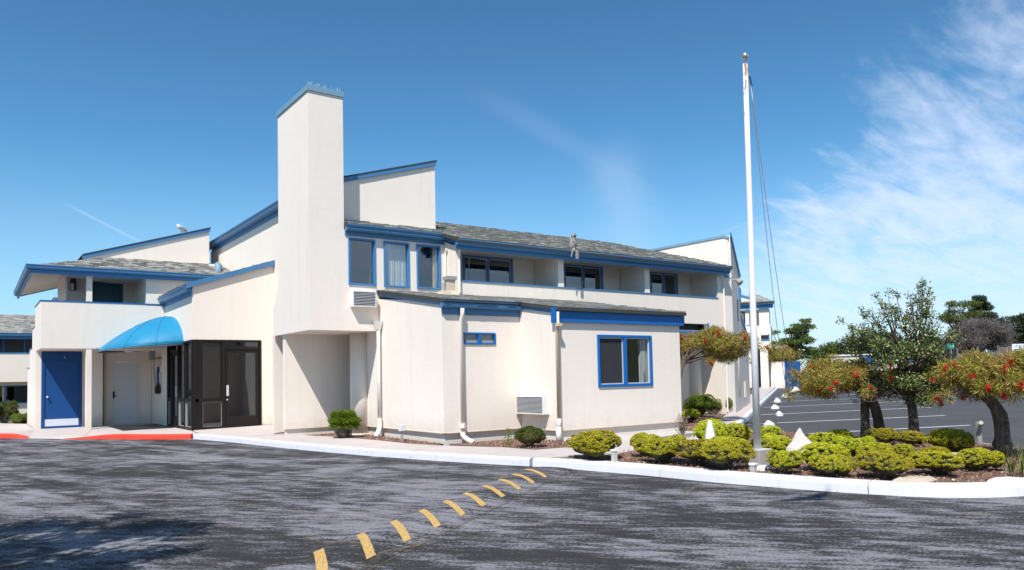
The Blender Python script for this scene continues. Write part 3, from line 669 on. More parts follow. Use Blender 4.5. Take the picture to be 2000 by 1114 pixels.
for (px, py, h, sq) in ((9.02, 15.25, .30, 0), (9.32, 15.5, .36, 1)):
    z = rz(py); m = MB()
    if sq: m.box(px-.10, px+.10, py-.09, py+.09, z-.02, z+h)
    else: m.tube([(px, py, z-.02), (px, py, z+h)], .045, 10)
    v = part(m, 'vent_pipe', BEIGEPIPE if sq else GREYM, smooth=False)
    if sq: part(MB().box(px-.13, px+.13, py-.12, py+.12, z+h+.002, z+h+.09), 'vent_cap', GREYM, v)
    m = MB(); k = .17 if sq else .13; m.hexa([(px-k, py-k, rz(py-k)+.026), (px+k, py-k, rz(py-k)+.026), (px+k, py+k, rz(py+k)+.026), (px-k, py+k, rz(py+k)+.026), (px-.11, py-.11, z+.10), (px+.11, py-.11, z+.10), (px+.11, py+.11, z+.10), (px-.11, py+.11, z+.10)]); part(m, 'flashing', BEIGEPIPE, v)

# --- overhanging upper body with three windows, chimney
XL, XR, XQ = 6.195, 9.74, 7.04
W3 = [(7.136, 7.828), (8.045, 8.735), (8.940, 9.622)]
ZU = 2.63
wall(RP(YU), 7.04, XR, ZU, 5.0, [(a, b, 3.708, 4.818) for a, b in W3], t=.18)
for i, (a, b) in enumerate(W3):
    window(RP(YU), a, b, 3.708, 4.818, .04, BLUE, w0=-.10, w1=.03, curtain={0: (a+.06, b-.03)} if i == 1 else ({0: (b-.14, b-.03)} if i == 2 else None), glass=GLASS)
gable(LP(XL), [(18.56, ZU), (19.0, ZU), (19.0, 3.3), (18.56, 3.9)], .18)
wall(RP(18.72), XL+.18, 7.4, ZU, 6.4, t=.15)
part(MB().box(XQ+.002, XR-.02, YU+.182, 18.98, ZU+.003, ZU+.16), 'soffit', STUCCO)
XQ = 7.04; YQ = 18.56; ZC = 8.15
m = MB(); m.box(XL, XQ, YU, YQ, ZU, ZC); ch = part(m, 'chimney', STUCCO)
m = MB(); m.box(XL-.03, XQ+.026, YU-.03, YQ+.026, ZC-.012, ZC+.085); m.box(XL-.015, XQ+.01, YU-.015, YQ+.01, ZC+.086, ZC+.13)
cap = part(m, 'chimney_cap', CAPBLUE, ch)
m = MB(); R = random.Random(4)
for k in range(40):
    x, y = (XL+.02+R.random()*(XQ-XL-.05), YU+.01+R.random()*.08) if k < 40 else (XL+R.random()*.06, YU+R.random()*1.9)
    m.tube([(x, y, ZC+.12), (x+R.uniform(-.03, .03), y+R.uniform(-.02, .02), ZC+.12+R.uniform(.06, .12))], .0016, 4)
part(m, 'bird_spikes', ALU, ch, kind='stuff')
gutter(RP(YU), XQ+.01, XR-.0, 5.115, 4.965, .17, .032); fascia(RP(YU), XQ+.015, XR-.0, 4.865, 5.02, 0, .03, GUTTER)
# ground floor behind the overhang
wall(RP(18.3), 6.26, 8.4, .30, ZU+.05, t=.18); wall(RP(19.06), 6.22, 8.4, .19, ZU+.05, t=.12)
part(MB().box(6.3, 8.2, 18.35, 18.5, -.05, .302), 'foundation', FOUND)
part(MB().tube([(7.83, 17.42, -.05), (7.83, 17.42, ZU+.01)], .24, 32), 'column', STUCCO, smooth=True)
part(MB().tube([(7.83, 17.42, .10), (7.83, 17.42, .16)], .25, 32), 'column_base', FOUND, smooth=True)
# --- balcony wing
ZS, ZR, ZE = 2.69, 3.88, 4.73
XE = 19.69
SL = (17.5, 19.13, 2.80, 3.03)
wall(RP(YP), XR, XE+.28, ZS, ZR, [SL], t=.14)
gable(LP(XR), [(YP+.14, 3.2), (YU+.05, 3.2), (YU+.05, 4.98), (YP+.14, 4.80)], .12)
wall(RP(YP), XR, 9.858, ZR, 4.764, t=.14); wall(RP(YP), XE, XE+.28, ZR, 4.764, t=.14)
part(MB().pb(RP(YP), 9.845, XE+.01, -.165, .022, ZR+.001, ZR+.028), 'rail_cap', BLUE)
m = MB(); m.pb(RP(YP), SL[0]-.02, SL[1]+.03, -.02, .05, 2.745, 2.80); m.pb(RP(YP), SL[1], SL[1]+.035, -.02, .05, 2.80, 3.06); part(m, 'scupper_trim', BLUE)
part(MB().pb(RP(YP), SL[0]-.1, SL[1]+.1, -.5, -.3, 2.72, 3.1), 'scupper_back', BLACK)
part(MB().box(XR, XE+.3, YP+.14, 17.5, ZS, ZS+.14), 'balcony_floor', STUCCO)
for x in (13.04, 16.39):
    part(MB().box(x, x+.2, YP+.02, 16.98, ZS+.14, 4.764), 'divider_wall', STUCCO, bevel=.008)
part(MB().box(XE+.01, XE+.27, YP+.14, 16.98, ZS+.14, 4.764), 'divider_wall', STUCCO, bevel=.008)
YBK = 17.0
BWS = [(10.62, 12.28, 2.9, 4.79), (14.12, 15.68, 2.9, 4.80), (17.73, 19.02, 2.9, 4.80)]
wall(RP(YBK), XR, XE+.3, ZS, 5.2, BWS, t=.16)
for i, (a, b, c, d) in enumerate(BWS):
    mid = (a+b)/2
    window(RP(YBK), a, b, c, d, .07, BLUE, mull=[(mid-.03, mid+.03)], sash={0, 1}, glass=GLASSD, w1=.02)
m = MB(); pl = RP(YBK)      # screen door frame leaning in the first opening
m.tube([pl(10.72, .10, 3.0), pl(10.80, .06, 4.70), pl(11.42, .06, 4.66)], .014, 6); part(m, 'screen_frame', ALU)
part(MB().box(XR+.01, XE+.30, YP-.20, YBK+.01, 4.765, 4.80), 'soffit', STUCCO)
gutter(RP(YP), 9.62, XE+.30, 4.885, 4.735, .14, .202); fascia(RP(YP), 9.66, XE+.27, 4.64, 4.758, .16, .20, BLUE); fascia(RP(YP), 9.66, XE+.27, 4.761, 4.86, .16, .20, BLUE)
rake(LP(XR), YP-.22, 4.90, YU-.20, 5.09, .16, .0, .05, BLUE)
gutter(RP(YP), XE+.33, XE+.62, 4.86, 4.74, .10, -.02); fascia(RP(YP), XE+.33, XE+.6, 4.60, 4.74, -.02, .03, BLUE)
for x, y, zt in ((XR-.05, YP+.42, 4.74), (9.80, YP-.07, 4.70)):
    downspout([(x, y-.06, zt), (x, y, zt-.12), (x, y, rz(y)+.06)], PVC, .036, square=True)
downspout([(19.93, YP-.10, 4.82), (19.93, YP-.07, 4.68), (19.93, YP-.05, 4.55), (19.93, YP-.05, .2)], PVC, .03, square=True)
# ground floor under the balconies
wall(LP(19.9), 16.08, 17.1, .12, ZS, t=.15); wall(RP(17.05), 13.6, 20.1, .12, ZS, t=.15)
part(MB().tube([(19.75, 17.0, -.05), (19.75, 17.0, ZS)], .22, 24), 'column', STUCCO, smooth=True)
wall(RP(15.93), 19.9, 20.45, .12, 4.62, t=.15)
# end wall facing the parking lot
PLE = Pl((20.45, 15.93), PD, (.5548, -.832))
vent = (3.05, 3.35, 3.3, 3.9)
gable(PLE, [(0, .12), (0, 6.02), (3.9, 5.13), (3.95, 3.55), (8.2, 2.85), (8.2, .12)], .2)
rake(PLE, -.03, 6.11, 3.95, 5.19, .13, .0, .05, BLUE); rake(PLE, 4.0, 3.62, 8.25, 2.92, .12, .0, .05, GUTTER)
window(PLE, 3.3, 3.75, 4.12, 4.62, .06, BLUE, w0=.002, w1=.06, room=0)
m = MB()
for k in range(9): m.pb(PLE, 2.2, 2.5, .002, .025, 3.3+k*.09, 3.36+k*.09)
part(m, 'wall_vent', BLACK)
for u in (4.4, 4.9): part(MB().pb(PLE, u, u+.16, .0, .05, .5, 1.1), 'meter_box', BEIGEPIPE)
downspout([PLE(1.6, .03, 2.7), PLE(1.6, .03, .6), PLE(2.1, .03, .6)], BEIGEPIPE, .018)
lamp = part(MB().tube([PLE(.35, .0, 4.55), PLE(.35, .14, 4.58)], .03, 8), 'flood_lamp', GREYM)
part(MB().tube([PLE(.35, .12, 4.58), PLE(.32, .22, 4.50), PLE(.30, .28, 4.44)], [.05, .09, .11], 12), 'lamp_head', GREYM, lamp, smooth=True)
# main roof
sl = .31; rm = lambda y: 4.90+sl*(y-15.55)
YRG = 20.1
roof([(9.60, 15.56, rm(15.56)), (20.06, 15.56, rm(15.56)), (18.78, YRG, rm(YRG)), (9.60, YRG, rm(YRG))], seed=5)
roof([(XQ, 16.28, rm(16.28)), (9.60, 16.28, rm(16.28)), (9.60, YRG, rm(YRG)), (XQ, YRG, rm(YRG))], seed=6)
part(MB().prism([(7.7, YRG, rm(YRG)), (18.78, YRG, rm(YRG)), (19.5, 25, rm(YRG)-1.5), (7.7, 25, rm(YRG)-1.5)], (0, 0, -.09)), 'roof', ROOFBASE)
# clerestory on the main roof
YC2 = 17.0
gable(RP(YC2), [(XQ-.1, 5.2), (9.82, 5.2), (9.82, 7.07), (XQ-.1, 6.19)], 1.6)
rake(RP(YC2), XQ-.1, 6.28, 9.84, 7.165, .11, -.01, .05, GUTTER)
roof([(XQ-.1, YC2-.06, 6.31), (XQ-.1, 18.6, 6.31), (9.86, 18.6, 7.20), (9.86, YC2-.06, 7.20)], .03, sh=False)
# far clerestory by the end wall
A3, B3 = Vector((18.95, 19.65, 0)), Vector((20.36, 15.96, 0)); d3 = (B3-A3).normalized(); PL3 = Pl((A3.x, A3.y), (d3.x, d3.y), (d3.y, -d3.x)); L3 = (B3-A3).length
gable(PL3, [(-.9, 5.4), (L3, 4.75), (L3, 5.93), (L3-.15, 5.99), (-.9, 5.66)], .2)
part(MB().prism([PL3(-.95, .03, 5.70), PL3(L3-.12, .03, 6.04), PL3(L3+.03, .03, 5.98), PL3(L3+.03, .03, 5.90), PL3(L3-.14, .03, 5.96), PL3(-.95, .03, 5.62)], Vector(PL3(0, -.25, 0))-Vector(PL3(0, .03, 0))), 'rake_board', CAPBLUE)

# --- vestibule with dark bronze glazing
XV, YV = 5.08, 22.65; ZL = 2.72
rv = lambda x: 4.36+.335*(x-5.08)
gable(RP(YV), [(XV, ZL), (7.5, ZL), (7.5, rv(7.5)-.1), (XV, rv(XV)-.1)], .2)
wall(RP(YV), 7.02, 7.5, .19, ZL, t=.2)
wall(LP(XV), YV+.2, 29.4, ZL+.002, rv(XV)-.12, t=.2)
wall(LP(XV), 26.0, 28.7, .13, ZL, t=.2)
part(MB().box(XV+.01, XV+1.5, 22.9, 28.6, 2.74, 2.8), 'soffit', STUCCO)
wall(LP(7.42), 19.1, 30, .19, 6.45, t=.2)
roof([(4.9, 29.46, rv(4.9)), (4.9, YV-.06, rv(4.9)), (7.42, YV-.06, rv(7.42)), (7.42, 29.46, rv(7.42))], .09, seed=8)
rake(RP(YV), 4.89, rv(4.89)+.012, 7.44, rv(7.44)+.012, .15, .061, .09, GUTTER)
gutter(LP(XV), YV-.05, 29.46, 4.25, 4.09, .20, .033, mat=GUTTER); fascia(LP(XV), YV-.02, 29.4, 3.97, 4.12, 0, .03, BLUE)
downspout([(XV-.08, 29.3, 4.1), (XV-.08, 29.3, 2.75)], BLUE, .04, square=True)
# glazing, right face
def storefront(pl, u0, u1, bars, z0, z1, rail=None, door=None, name='shopfront', glass=GLASSM):
    fw = .06; m = frame_mb(pl, u0, u1, z0, z1, fw, -.12, .02)
    for b in bars: m.pb(pl, b-.05, b+.05, -.12, .016, z0+fw, z1-fw)
    f = part(m, name, BRONZE, bevel=.004); e = [u0+fw, *[x for b in bars for x in (b-.05, b+.05)], u1-fw]
    for i in range(0, len(e), 2):
        a, b = e[i], e[i+1]
        if door is not None and i//2 == door:
            zt = z0+2.28
            part(MB().pb(pl, a, b, -.10, .01, zt, zt+.09), 'transom_bar', BRONZE, f)
            part(MB().pb(pl, a, b, -.06, -.052, zt+.09, z1-fw), 'pane', glass, f)
            dm = frame_mb(pl, a+.012, b-.012, z0+.02, zt-.01, .085, -.07, -.01); dm.pb(pl, a+.09, b-.09, -.07, -.012, z0+.1, z0+.33)
            part(dm, 'door', BRONZE, f, bevel=.004)
            part(MB().pb(pl, a+.097, b-.097, -.045, -.037, z0+.33, zt-.095), 'pane', glass, f)
            part(MB().pb(pl, a+.03, a+.085, -.01, .05, z0+.93, z0+1.24), 'door_handle', ALU, f)
            part(MB().tube([pl(a+.055, -.012, z0+.82), pl(a+.055, .008, z0+.82)], .022, 12), 'lock', ALU, f)
        else:
            part(MB().pb(pl, a, b, -.10, .004, rail-.045, rail+.045), 'rail', BRONZE, f)
            part(frame_mb(pl, a+.004, b-.004, z0+fw+.004, rail-.05, .008, -.06, -.008), 'bead', GREYM, f)
            part(frame_mb(pl, a+.004, b-.004, rail+.05, z1-fw-.004, .018, -.06, -.02), 'bead', BRONZE, f)
            part(MB().pb(pl, a, b, -.05, -.042, z0+fw, rail-.045), 'pane', glass, f); part(MB().pb(pl, a, b, -.05, -.042, rail+.045, z1-fw), 'pane', glass, f)
    return f
sf = storefront(RP(YV), XV+.02, 7.02, [5.30, 5.93], .16, ZL, rail=.98, door=2)
part(MB().pb(RP(YV), XV+.082, 5.25, -.08, .004, .2, ZL-.05), 'corner_post', BRONZE, sf)
sf2 = storefront(LP(XV), YV+.02, 26.0, [23.62, 24.50, 25.40], .15, ZL, rail=.98, door=2, name='shopfront', glass=GLASSD)
# lobby seen through the glass
m = MB(); a = (5.4, 7.3, 22.9, 26.3, .14, 2.73)
m.add([(5.14, 22.84, .142), (7.3, 22.84, .142), (7.3, 26.3, .142), (5.14, 26.3, .142)], [(0, 1, 2, 3)]); m.box(7.25, 7.3, 22.9, 26.3, .14, 2.73); m.box(5.3, 7.3, 26.25, 26.3, .14, 2.73)
part(m, 'lobby_lining', LOBBY)
m = MB(); m.box(5.9, 7.0, 25.2, 25.9, .15, 1.2); m.box(5.85, 7.05, 25.15, 25.95, 1.2, 1.25); part(m, 'reception_desk', BRONZE)

# --- high clerestory roof behind the vestibule
XG = 7.42
gutter(LP(XG), 19.0, 29.9, 6.745, 6.58, .22, .035); fascia(LP(XG), 18.6, 29.85, 6.45, 6.62, 0, .032, BLUE)
part(MB().pb(LP(XG), 18.57, 18.62, -.02, .20, 6.43, 6.8), 'fascia', CAPBLUE)
part(MB().prism([(XG-.16, 18.6, 6.77), (XG-.16, 29.95, 6.77), (9.6, 29.95, 7.2), (9.6, 18.6, 7.2)], (0, 0, -.09)), 'roof', ROOFBASE)
part(MB().prism([(XG, 30.0, .2), (9.6, 30.0, .2), (9.6, 30.0, 7.1), (XG, 30.0, 6.68)], (0, -.15, 0)), 'wall', STUCCO)
part(MB().pb(LP(XG), 29.86, 30.04, -.1, .02, 3.9, 6.5), 'corner_trim', STUCCO)
downspout([(XG-.1, 29.8, 6.6), (XG-.35, 29.8, 6.25), (XG-.42, 29.8, 5.9), (XG-.10, 29.8, 5.6), (XG-.1, 29.8, 5.0)], GUTTER, .05)

# --- balcony wing over the blue door
XW, YF, YK = 1.64, 26.4, 28.6
part(MB().box(XW, 5.07, YF, YF+.14, 2.6, 4.03), 'wall', STUCCO, bevel=.01)
pts = [(YF+.14, 2.6), (28.2, 2.6), (28.2, .12), (32.5, .12), (32.5, 2.12), (31.4, 2.12), (31.4, 2.75), (30.05, 2.75), (30.05, 3.4), (28.75, 3.4), (28.75, 4.03), (YF+.14, 4.03)]
gable(LP(XW), pts, .15)
for a, b, z in ((31.4, 32.54, 2.121), (30.05, 31.44, 2.751), (28.75, 30.09, 3.401)): part(MB().pb(LP(XW), a, b, -.16, .015, z, z+.03), 'step_cap', BLUE)
m = MB(); m.box(XW-.015, 5.07, YF-.015, YF+.155, 4.031, 4.062); m.box(XW-.015, XW+.16, YF+.156, 28.77, 4.031, 4.061); part(m, 'rail_cap', BRIGHT)
part(MB().box(XW+.02, 5.07, YF+.02, YK, 2.601, 2.74), 'soffit', STUCCO)
part(MB().box(2.84, 3.0, YF+.012, YF+.20, .12, 2.6), 'column', STUCCO, bevel=.008); part(MB().box(2.84, 3.0, YF+.0, YF+.16, 4.06, 4.9), 'column', STUCCO, bevel=.008)
YD = 28.2
wall(RP(YD), XW+.151, 3.52, .12, 2.6, [(1.79, 2.92, .12, 2.585)], t=.2)
wall(RP(YK), 3.3, 5.07, .12, 2.6, [(3.82, 4.70, .13, 2.29)], t=.2)
part(MB().box(1.7, 3.0, YD+.201, YD+.22, .1, 2.6), 'door_light_block', BLACK)  # black backing added behind the door to stop light leaking through the gap
fr = part(frame_mb(RP(YD), 1.79, 2.92, .10, 2.585, .085, -.12, .03), 'door_frame', DOORBLUE)
part(MB().pb(RP(YD), 1.872, 2.838, -.10, .012, 2.286, 2.505), 'transom_panel', DOORBLUE, fr)
dr = part(MB().pb(RP(YD), 1.876, 2.834, -.08, .0, .17, 2.282), 'door', DOORBLUE, bevel=.004, label='royal blue metal door with silver kick plate')
part(MB().pb(RP(YD), 1.885, 2.825, .0, .008, .20, .42), 'kick_plate', STEEL, dr)
part(MB().tube([(1.955, YD-.002, 1.13), (1.955, YD-.05, 1.13)], .028, 10).ell((1.955, YD-.07, 1.13), (.036, .03, .036)), 'door_knob', ALU, dr, smooth=True)
part(MB().tube([(2.42, YD-.01, 2.42), (2.42, YD-.05, 2.40), (2.42, YD-.05, 2.36)], .012, 6), 'door_closer', ALU, dr)
fr = part(frame_mb(RP(YK), 3.82, 4.70, .10, 2.29, .045, -.12, .02), 'door_frame', STUCCO)
dr = part(MB().pb(RP(YK), 3.87, 4.65, -.08, -.02, .145, 2.24), 'door', DOORWHITE, bevel=.004, label='plain white metal door')
part(MB().pb(RP(YK), 3.875, 3.935, -.02, -.005, 1.02, 1.26), 'lock_plate', BLACK, dr); part(MB().tube([(3.905, YK-.0, 1.1), (3.905, YK-.05, 1.1), (3.99, YK-.05, 1.1)], .012, 6), 'door_handle', BLACK, dr)
part(MB().box(3.60, 3.66, YK-.09, YK-.01, .13, 2.6), 'conduit_cover', BEIGEPIPE); part(MB().tube([(3.57, YK-.03, .13), (3.57, YK-.03, 2.6)], .012, 6), 'conduit', paint('rust_pipe', (.24, .09, .05), .7))
part(MB().tube([(3.06, YK-.05, .3), (3.06, YK-.16, .3)], .06, 10).tube([(3.06, YK-.14, .3), (3.14, YK-.2, .26)], .03, 8), 'hose_tap', BLACK)
part(MB().ell((4.2, 27.5, 2.59), (.16, .16, .06)), 'ceiling_light', WHITE, smooth=True)
# upper recess
wall(RP(YK), 2.5, 7.4, 2.74, 5.3, [(3.22, 4.17, 2.76, 4.95)], t=.2)
dr = part(frame_mb(RP(YK), 3.22, 4.17, 2.74, 4.95, .06, -.1, .02), 'door_frame', TEAL)
part(MB().pb(RP(YK), 3.28, 4.11, -.07, -.02, 2.76, 4.89), 'door', TEAL, dr, label='dark teal upstairs room door'); part(MB().ell((3.72, YK+.015, 4.25), (.012, .01, .012), 8, 6), 'peephole', ALU, dr)
part(MB().box(4.36, 4.52, YK-.03, YK-.002, 4.12, 4.22), 'room_sign', BLACK)
wall(RP(YF), 4.52, 7.42, 4.0, 4.98, t=.14); wall(Pl((4.52, 0), (0, 1), (-1, 0)), YF+.141, YK, 2.74, 4.98, t=.14)
wall(LP(2.5), YK+.2, 31.8, 2.74, 5.25, t=.2); part(MB().box(2.4, 5.0, YK, 31.8, 2.6, 2.74), 'balcony_floor', STUCCO)
ln = part(MB().pb(RP(YK), 2.60, 2.76, .0, .14, 4.62, 5.0), 'wall_lantern', BLACK); part(MB().pb(RP(YK), 2.61, 2.69, .141, .15, 4.62, 4.85), 'lantern_glass', WHITE, ln)
# hipped roof
zl = 5.06; sh = .31; X0, Y0 = 1.36, 26.22
rl = lambda x, y: zl+sh*min(x-X0, y-Y0)
roof([(X0, Y0, zl), (7.4, Y0, zl), (7.4, 28.8, zl+sh*2.58), (X0+2.58, 28.8, zl+sh*2.58)], .08, seed=11)
roof([(X0, 34.3, zl), (X0, Y0, zl), (X0+2.58, Y0+2.58, zl+sh*2.58), (X0+5.5, 31.7, zl+sh*5.5), (X0+5.5, 34.3, zl+sh*5.5)], .10, seed=12)
part(MB().prism([(X0+.02, 34.28, zl-.105), (X0+.02, Y0+.05, zl-.105), (X0+2.5, Y0+2.5, zl+sh*2.48-.105), (X0+2.5, 34.28, zl+sh*2.48-.105)], (0, 0, -.02)), 'soffit', STUCCO)
part(MB().prism([(X0+.02, Y0+.03, zl-.12), (7.4, Y0+.03, zl-.12), (7.4, YK, zl-.12), (X0+2.4, YK, zl-.12)], (0, 0, -.02)), 'soffit', STUCCO)
gutter(RP(Y0), X0-.1, 7.3, 5.09, 4.95, .11, .0); fascia(RP(Y0), X0+.0, 7.3, 4.84, 4.96, -.06, -.01, BLUE)
gutter(LP(X0), Y0-.05, 34.35, 5.09, 4.95, .11, .0); fascia(LP(X0), Y0+.02, 34.3, 4.84, 4.96, -.06, -.01, BLUE)
part(MB().prism([(X0, 34.31, zl-.16), (X0, 34.31, zl+.01), (X0+2.6, 34.31, zl+.01+sh*2.6), (X0+2.6, 34.31, zl-.16+sh*2.6)], (0, .05, 0)), 'rake_board', BLUE)
# clerestory over that roof
YL = 28.62
gable(RP(YL), [(3.03, 5.55), (7.0, 5.6), (7.0, 7.02), (3.03, 5.745)], 3.0)
rake(RP(YL), 2.95, 5.83, 7.03, 7.14, .13, -.01, .05, GUTTER)
part(MB().prism([(2.95, YL-.07, 5.86), (7.05, YL-.07, 7.17), (7.05, 31.6, 7.17), (2.95, 31.6, 5.86)], (0, 0, -.03)), 'roof', ROOFBASE)
part(MB().pb(RP(YL), 3.2, 7.0, .0, .014, 5.70, 5.735), 'flashing', STUCCO)
part(MB().box(6.9, 7.1, 28.1, 28.6, 5.5, 5.74), 'roof_saddle', PVC)
part(MB().tube([(6.95, 27.2, 5.0), (6.95, 27.2, 5.5), (6.98, 27.35, 5.62), (7.1, 27.6, 5.6)], .10, 10), 'flue', CAPBLUE, smooth=True)
# wing glimpsed past the left eave
part(MB().box(3.05, 3.5, 36, 42, 2.9, 5.0), 'wall', STUCCO)
gutter(LP(3.05), 36, 42, 5.15, 4.98, .14, .2); part(MB().prism([(2.85, 35.9, 5.14), (4.4, 35.9, 5.6), (4.4, 42, 5.6), (2.85, 42, 5.14)], (0, 0, -.1)), 'roof', ROOFBASE)

# ------------------------------------------------------------------ things fixed to or standing on the building
def aircon(label, pl, u0, u1, z0, z1, w, n, loc):
    r = thing('air_conditioner', label, 'air conditioner', loc, 'through-wall air conditioners')
    m = frame_mb(pl, u0, u1, z0, z1, .02, .0, w); part(m, 'casing', WHITE, r, bevel=.004); part(MB().pb(pl, u0+.021, u1-.021, .001, w-.05, z0+.021, z1-.021), 'grille_shade', BLACK, r)  # black back sheet painted in for the shade between the slats
    h = (z1-z0-.05)/n
    for k in range(n):
        zc = z0+.028+h*k; a, b = u0+.022, u1-.022
        p = [pl(a, w-.048, zc+h*.55), pl(b, w-.048, zc+h*.55), pl(b, w-.004, zc), pl(a, w-.004, zc), pl(a, w-.048, zc+h*.75), pl(b, w-.048, zc+h*.75), pl(b, w-.004, zc+h*.2), pl(a, w-.004, zc+h*.2)]
        part(MB().hexa(p), 'slat', ALU, r)
aircon('white air conditioner low on the wall beside the small green bush', LP(XB), 12.50, 13.46, .665, 1.05, .18, 13, (XB, 13, .86))
aircon('white air conditioner up under the left one of the three upstairs windows', RP(YU), 7.17, 7.76, 3.18, 3.55, .18, 9, (7.45, YU, 3.35))
def awning():
    r = thing('awning', 'bright blue domed fabric canopy over the side entrance', 'awning', (XV-.003, 25.45, 2.65))
    cx, cy, z0 = XV-.003, 26.0, 2.64; ax, ay, az = 1.95, 2.25, .98; n, k = 48, 16
    def P(i, j, d=0):
        ph = PI*i/n; th = PI/2*j/k; c, s = -math.cos(ph), math.sin(ph); e = .72
        sx = abs(s)**e; sy = math.copysign(abs(c)**e, c)
        rad = math.cos(th); pw = 2.1+(1.55-2.1)*s; hz = (1-rad**pw)**(1/(1.9+(1.12-1.9)*s)); rb = 1-.012*(1-abs(math.cos(ph*6)))*math.cos(th)
        return (cx-(ax*sx*rad*rb-d*sx), cy+(ay*sy*rad*rb-d*sy), z0+az*hz*rb-.12*abs(sx)*(1-hz)-d*.4)
    m = MB(); m.v = [P(i, j) for i in range(n+1) for j in range(k+1)]; N = len(m.v); m.v += [P(i, j, .012) for i in range(n+1) for j in range(k+1)]
    I = lambda i, j: i*(k+1)+j
    for i in range(n):
        for j in range(k):
            q = (I(i, j), I(i+1, j), I(i+1, j+1), I(i, j+1)); m.f.append(q); m.f.append(tuple(x+N for x in q[::-1]))
        m.f.append((I(i, 0), I(i, 0)+N, I(i+1, 0)+N, I(i+1, 0)))
    part(m, 'fabric', AWN, r, smooth=True, recalc=False)
    for i in range(0, n+1, 8): part(MB().tube([P(i, j, .02) for j in range(0, k+1, 2)], .014, 6), 'rib', GREYM, r, smooth=True)
    part(MB().tube([P(i, 0, .02) for i in range(n+1)], .018, 6), 'hoop', GREYM, r, smooth=True)
    for i in range(4, n, 8): part(MB().tube([P(i, j, -.004) for j in range(0, k+1)], .011, 5), 'seam', AWN, r, smooth=True)
    part(MB().tube([Vector(P(i, 0, -.004))+Vector((0, 0, .10)) for i in range(n+1)], .006, 5), 'hem', AWN, r, smooth=True)
awning()
# intercom, lamp box and cable on the wall by the glazed entrance
pl = LP(XV)
t = thing('wall_phone', 'narrow blue intercom panel with black handset beside the glazed entrance', 'intercom', pl(27.3, 0, 1.6))
part(MB().pb(pl, 27.25, 27.50, .002, .05, 1.15, 2.05), 'panel', DOORBLUE, t); part(MB().pb(pl, 26.95, 27.15, .002, .04, 1.45, 1.85), 'notice', ALU, t)
part(MB().pb(pl, 27.0, 27.24, .04, .16, 1.16, 1.40), 'handset', BLACK, t); part(MB().pb(pl, 27.05, 27.15, .03, .12, 1.38, 1.5), 'handset_cradle', BLACK, t)
t = thing('bulkhead_lamp', 'weathered beige box lamp on the wall above the blue intercom', 'lamp', pl(27.1, 0, 2.25))
part(MB().pb(pl, 26.95, 27.45, .002, .10, 2.08, 2.32), 'casing', BEIGEPIPE, t); part(MB().pb(pl, 26.9, 27.5, .002, .13, 2.322, 2.35), 'hood', BLACK, t)
t = thing('junction_cable', 'black junction box with hanging cable under the blue canopy', 'cable', pl(28.1, 0, 2.5))
part(MB().pb(pl, 27.95, 28.25, .002, .16, 2.3, 2.62), 'box', GREYM, t); part(MB().tube([pl(28.05, .03, 2.3), pl(28.0, .03, 1.9), pl(27.8, .03, 1.35), pl(27.5, .03, 1.15)], .012, 6), 'cable', BLACK, t)
# owl decoy on the gutter
t = thing('owl_decoy', 'weathered grey plastic owl decoy perched on the blue gutter', 'owl statue', (13.30, 15.56, 4.87))
x, y, z = 13.30, 15.56, 4.875
part(MB().ell((x, y, z+.20), (.085, .08, .19), 14, 10).ell((x, y+.01, z+.04), (.06, .07, .06)), 'body', OWLM, t, smooth=True)
part(MB().ell((x+.01, y-.01, z+.40), (.075, .07, .068), 14, 10).tube([(x-.045, y, z+.43), (x-.06, y, z+.485)], [.025, .004], 6).tube([(x+.06, y, z+.43), (x+.075, y, z+.485)], [.025, .004], 6), 'head', OWLM, t, smooth=True)
for s in (-1, 1):
    part(MB().ell((x+.01+s*.03, y-.07, z+.41), (.02, .012, .02), 8, 6), 'eye', BLACK, t, smooth=True)
    part(MB().ell((x+s*.08, y+.01, z+.20), (.025, .06, .15), 8, 8), 'wing', GREYM, t, smooth=True)
part(MB().tube([(x+.01, y-.07, z+.39), (x+.01, y-.10, z+.365)], [.015, .003], 6), 'beak', BLACK, t)
part(MB().box(x-.10, x+.06, y-.11, y+.02, z-.03, z+.012).tube([(x-.08, y-.08, z-.03), (x-.16, y-.10, z-.12), (x-.17, y-.10, z-.20)], .016, 6).box(x-.02, x+.07, y-.12, y-.10, z-.24, z-.03), 'perch_bracket', GREYM, t)
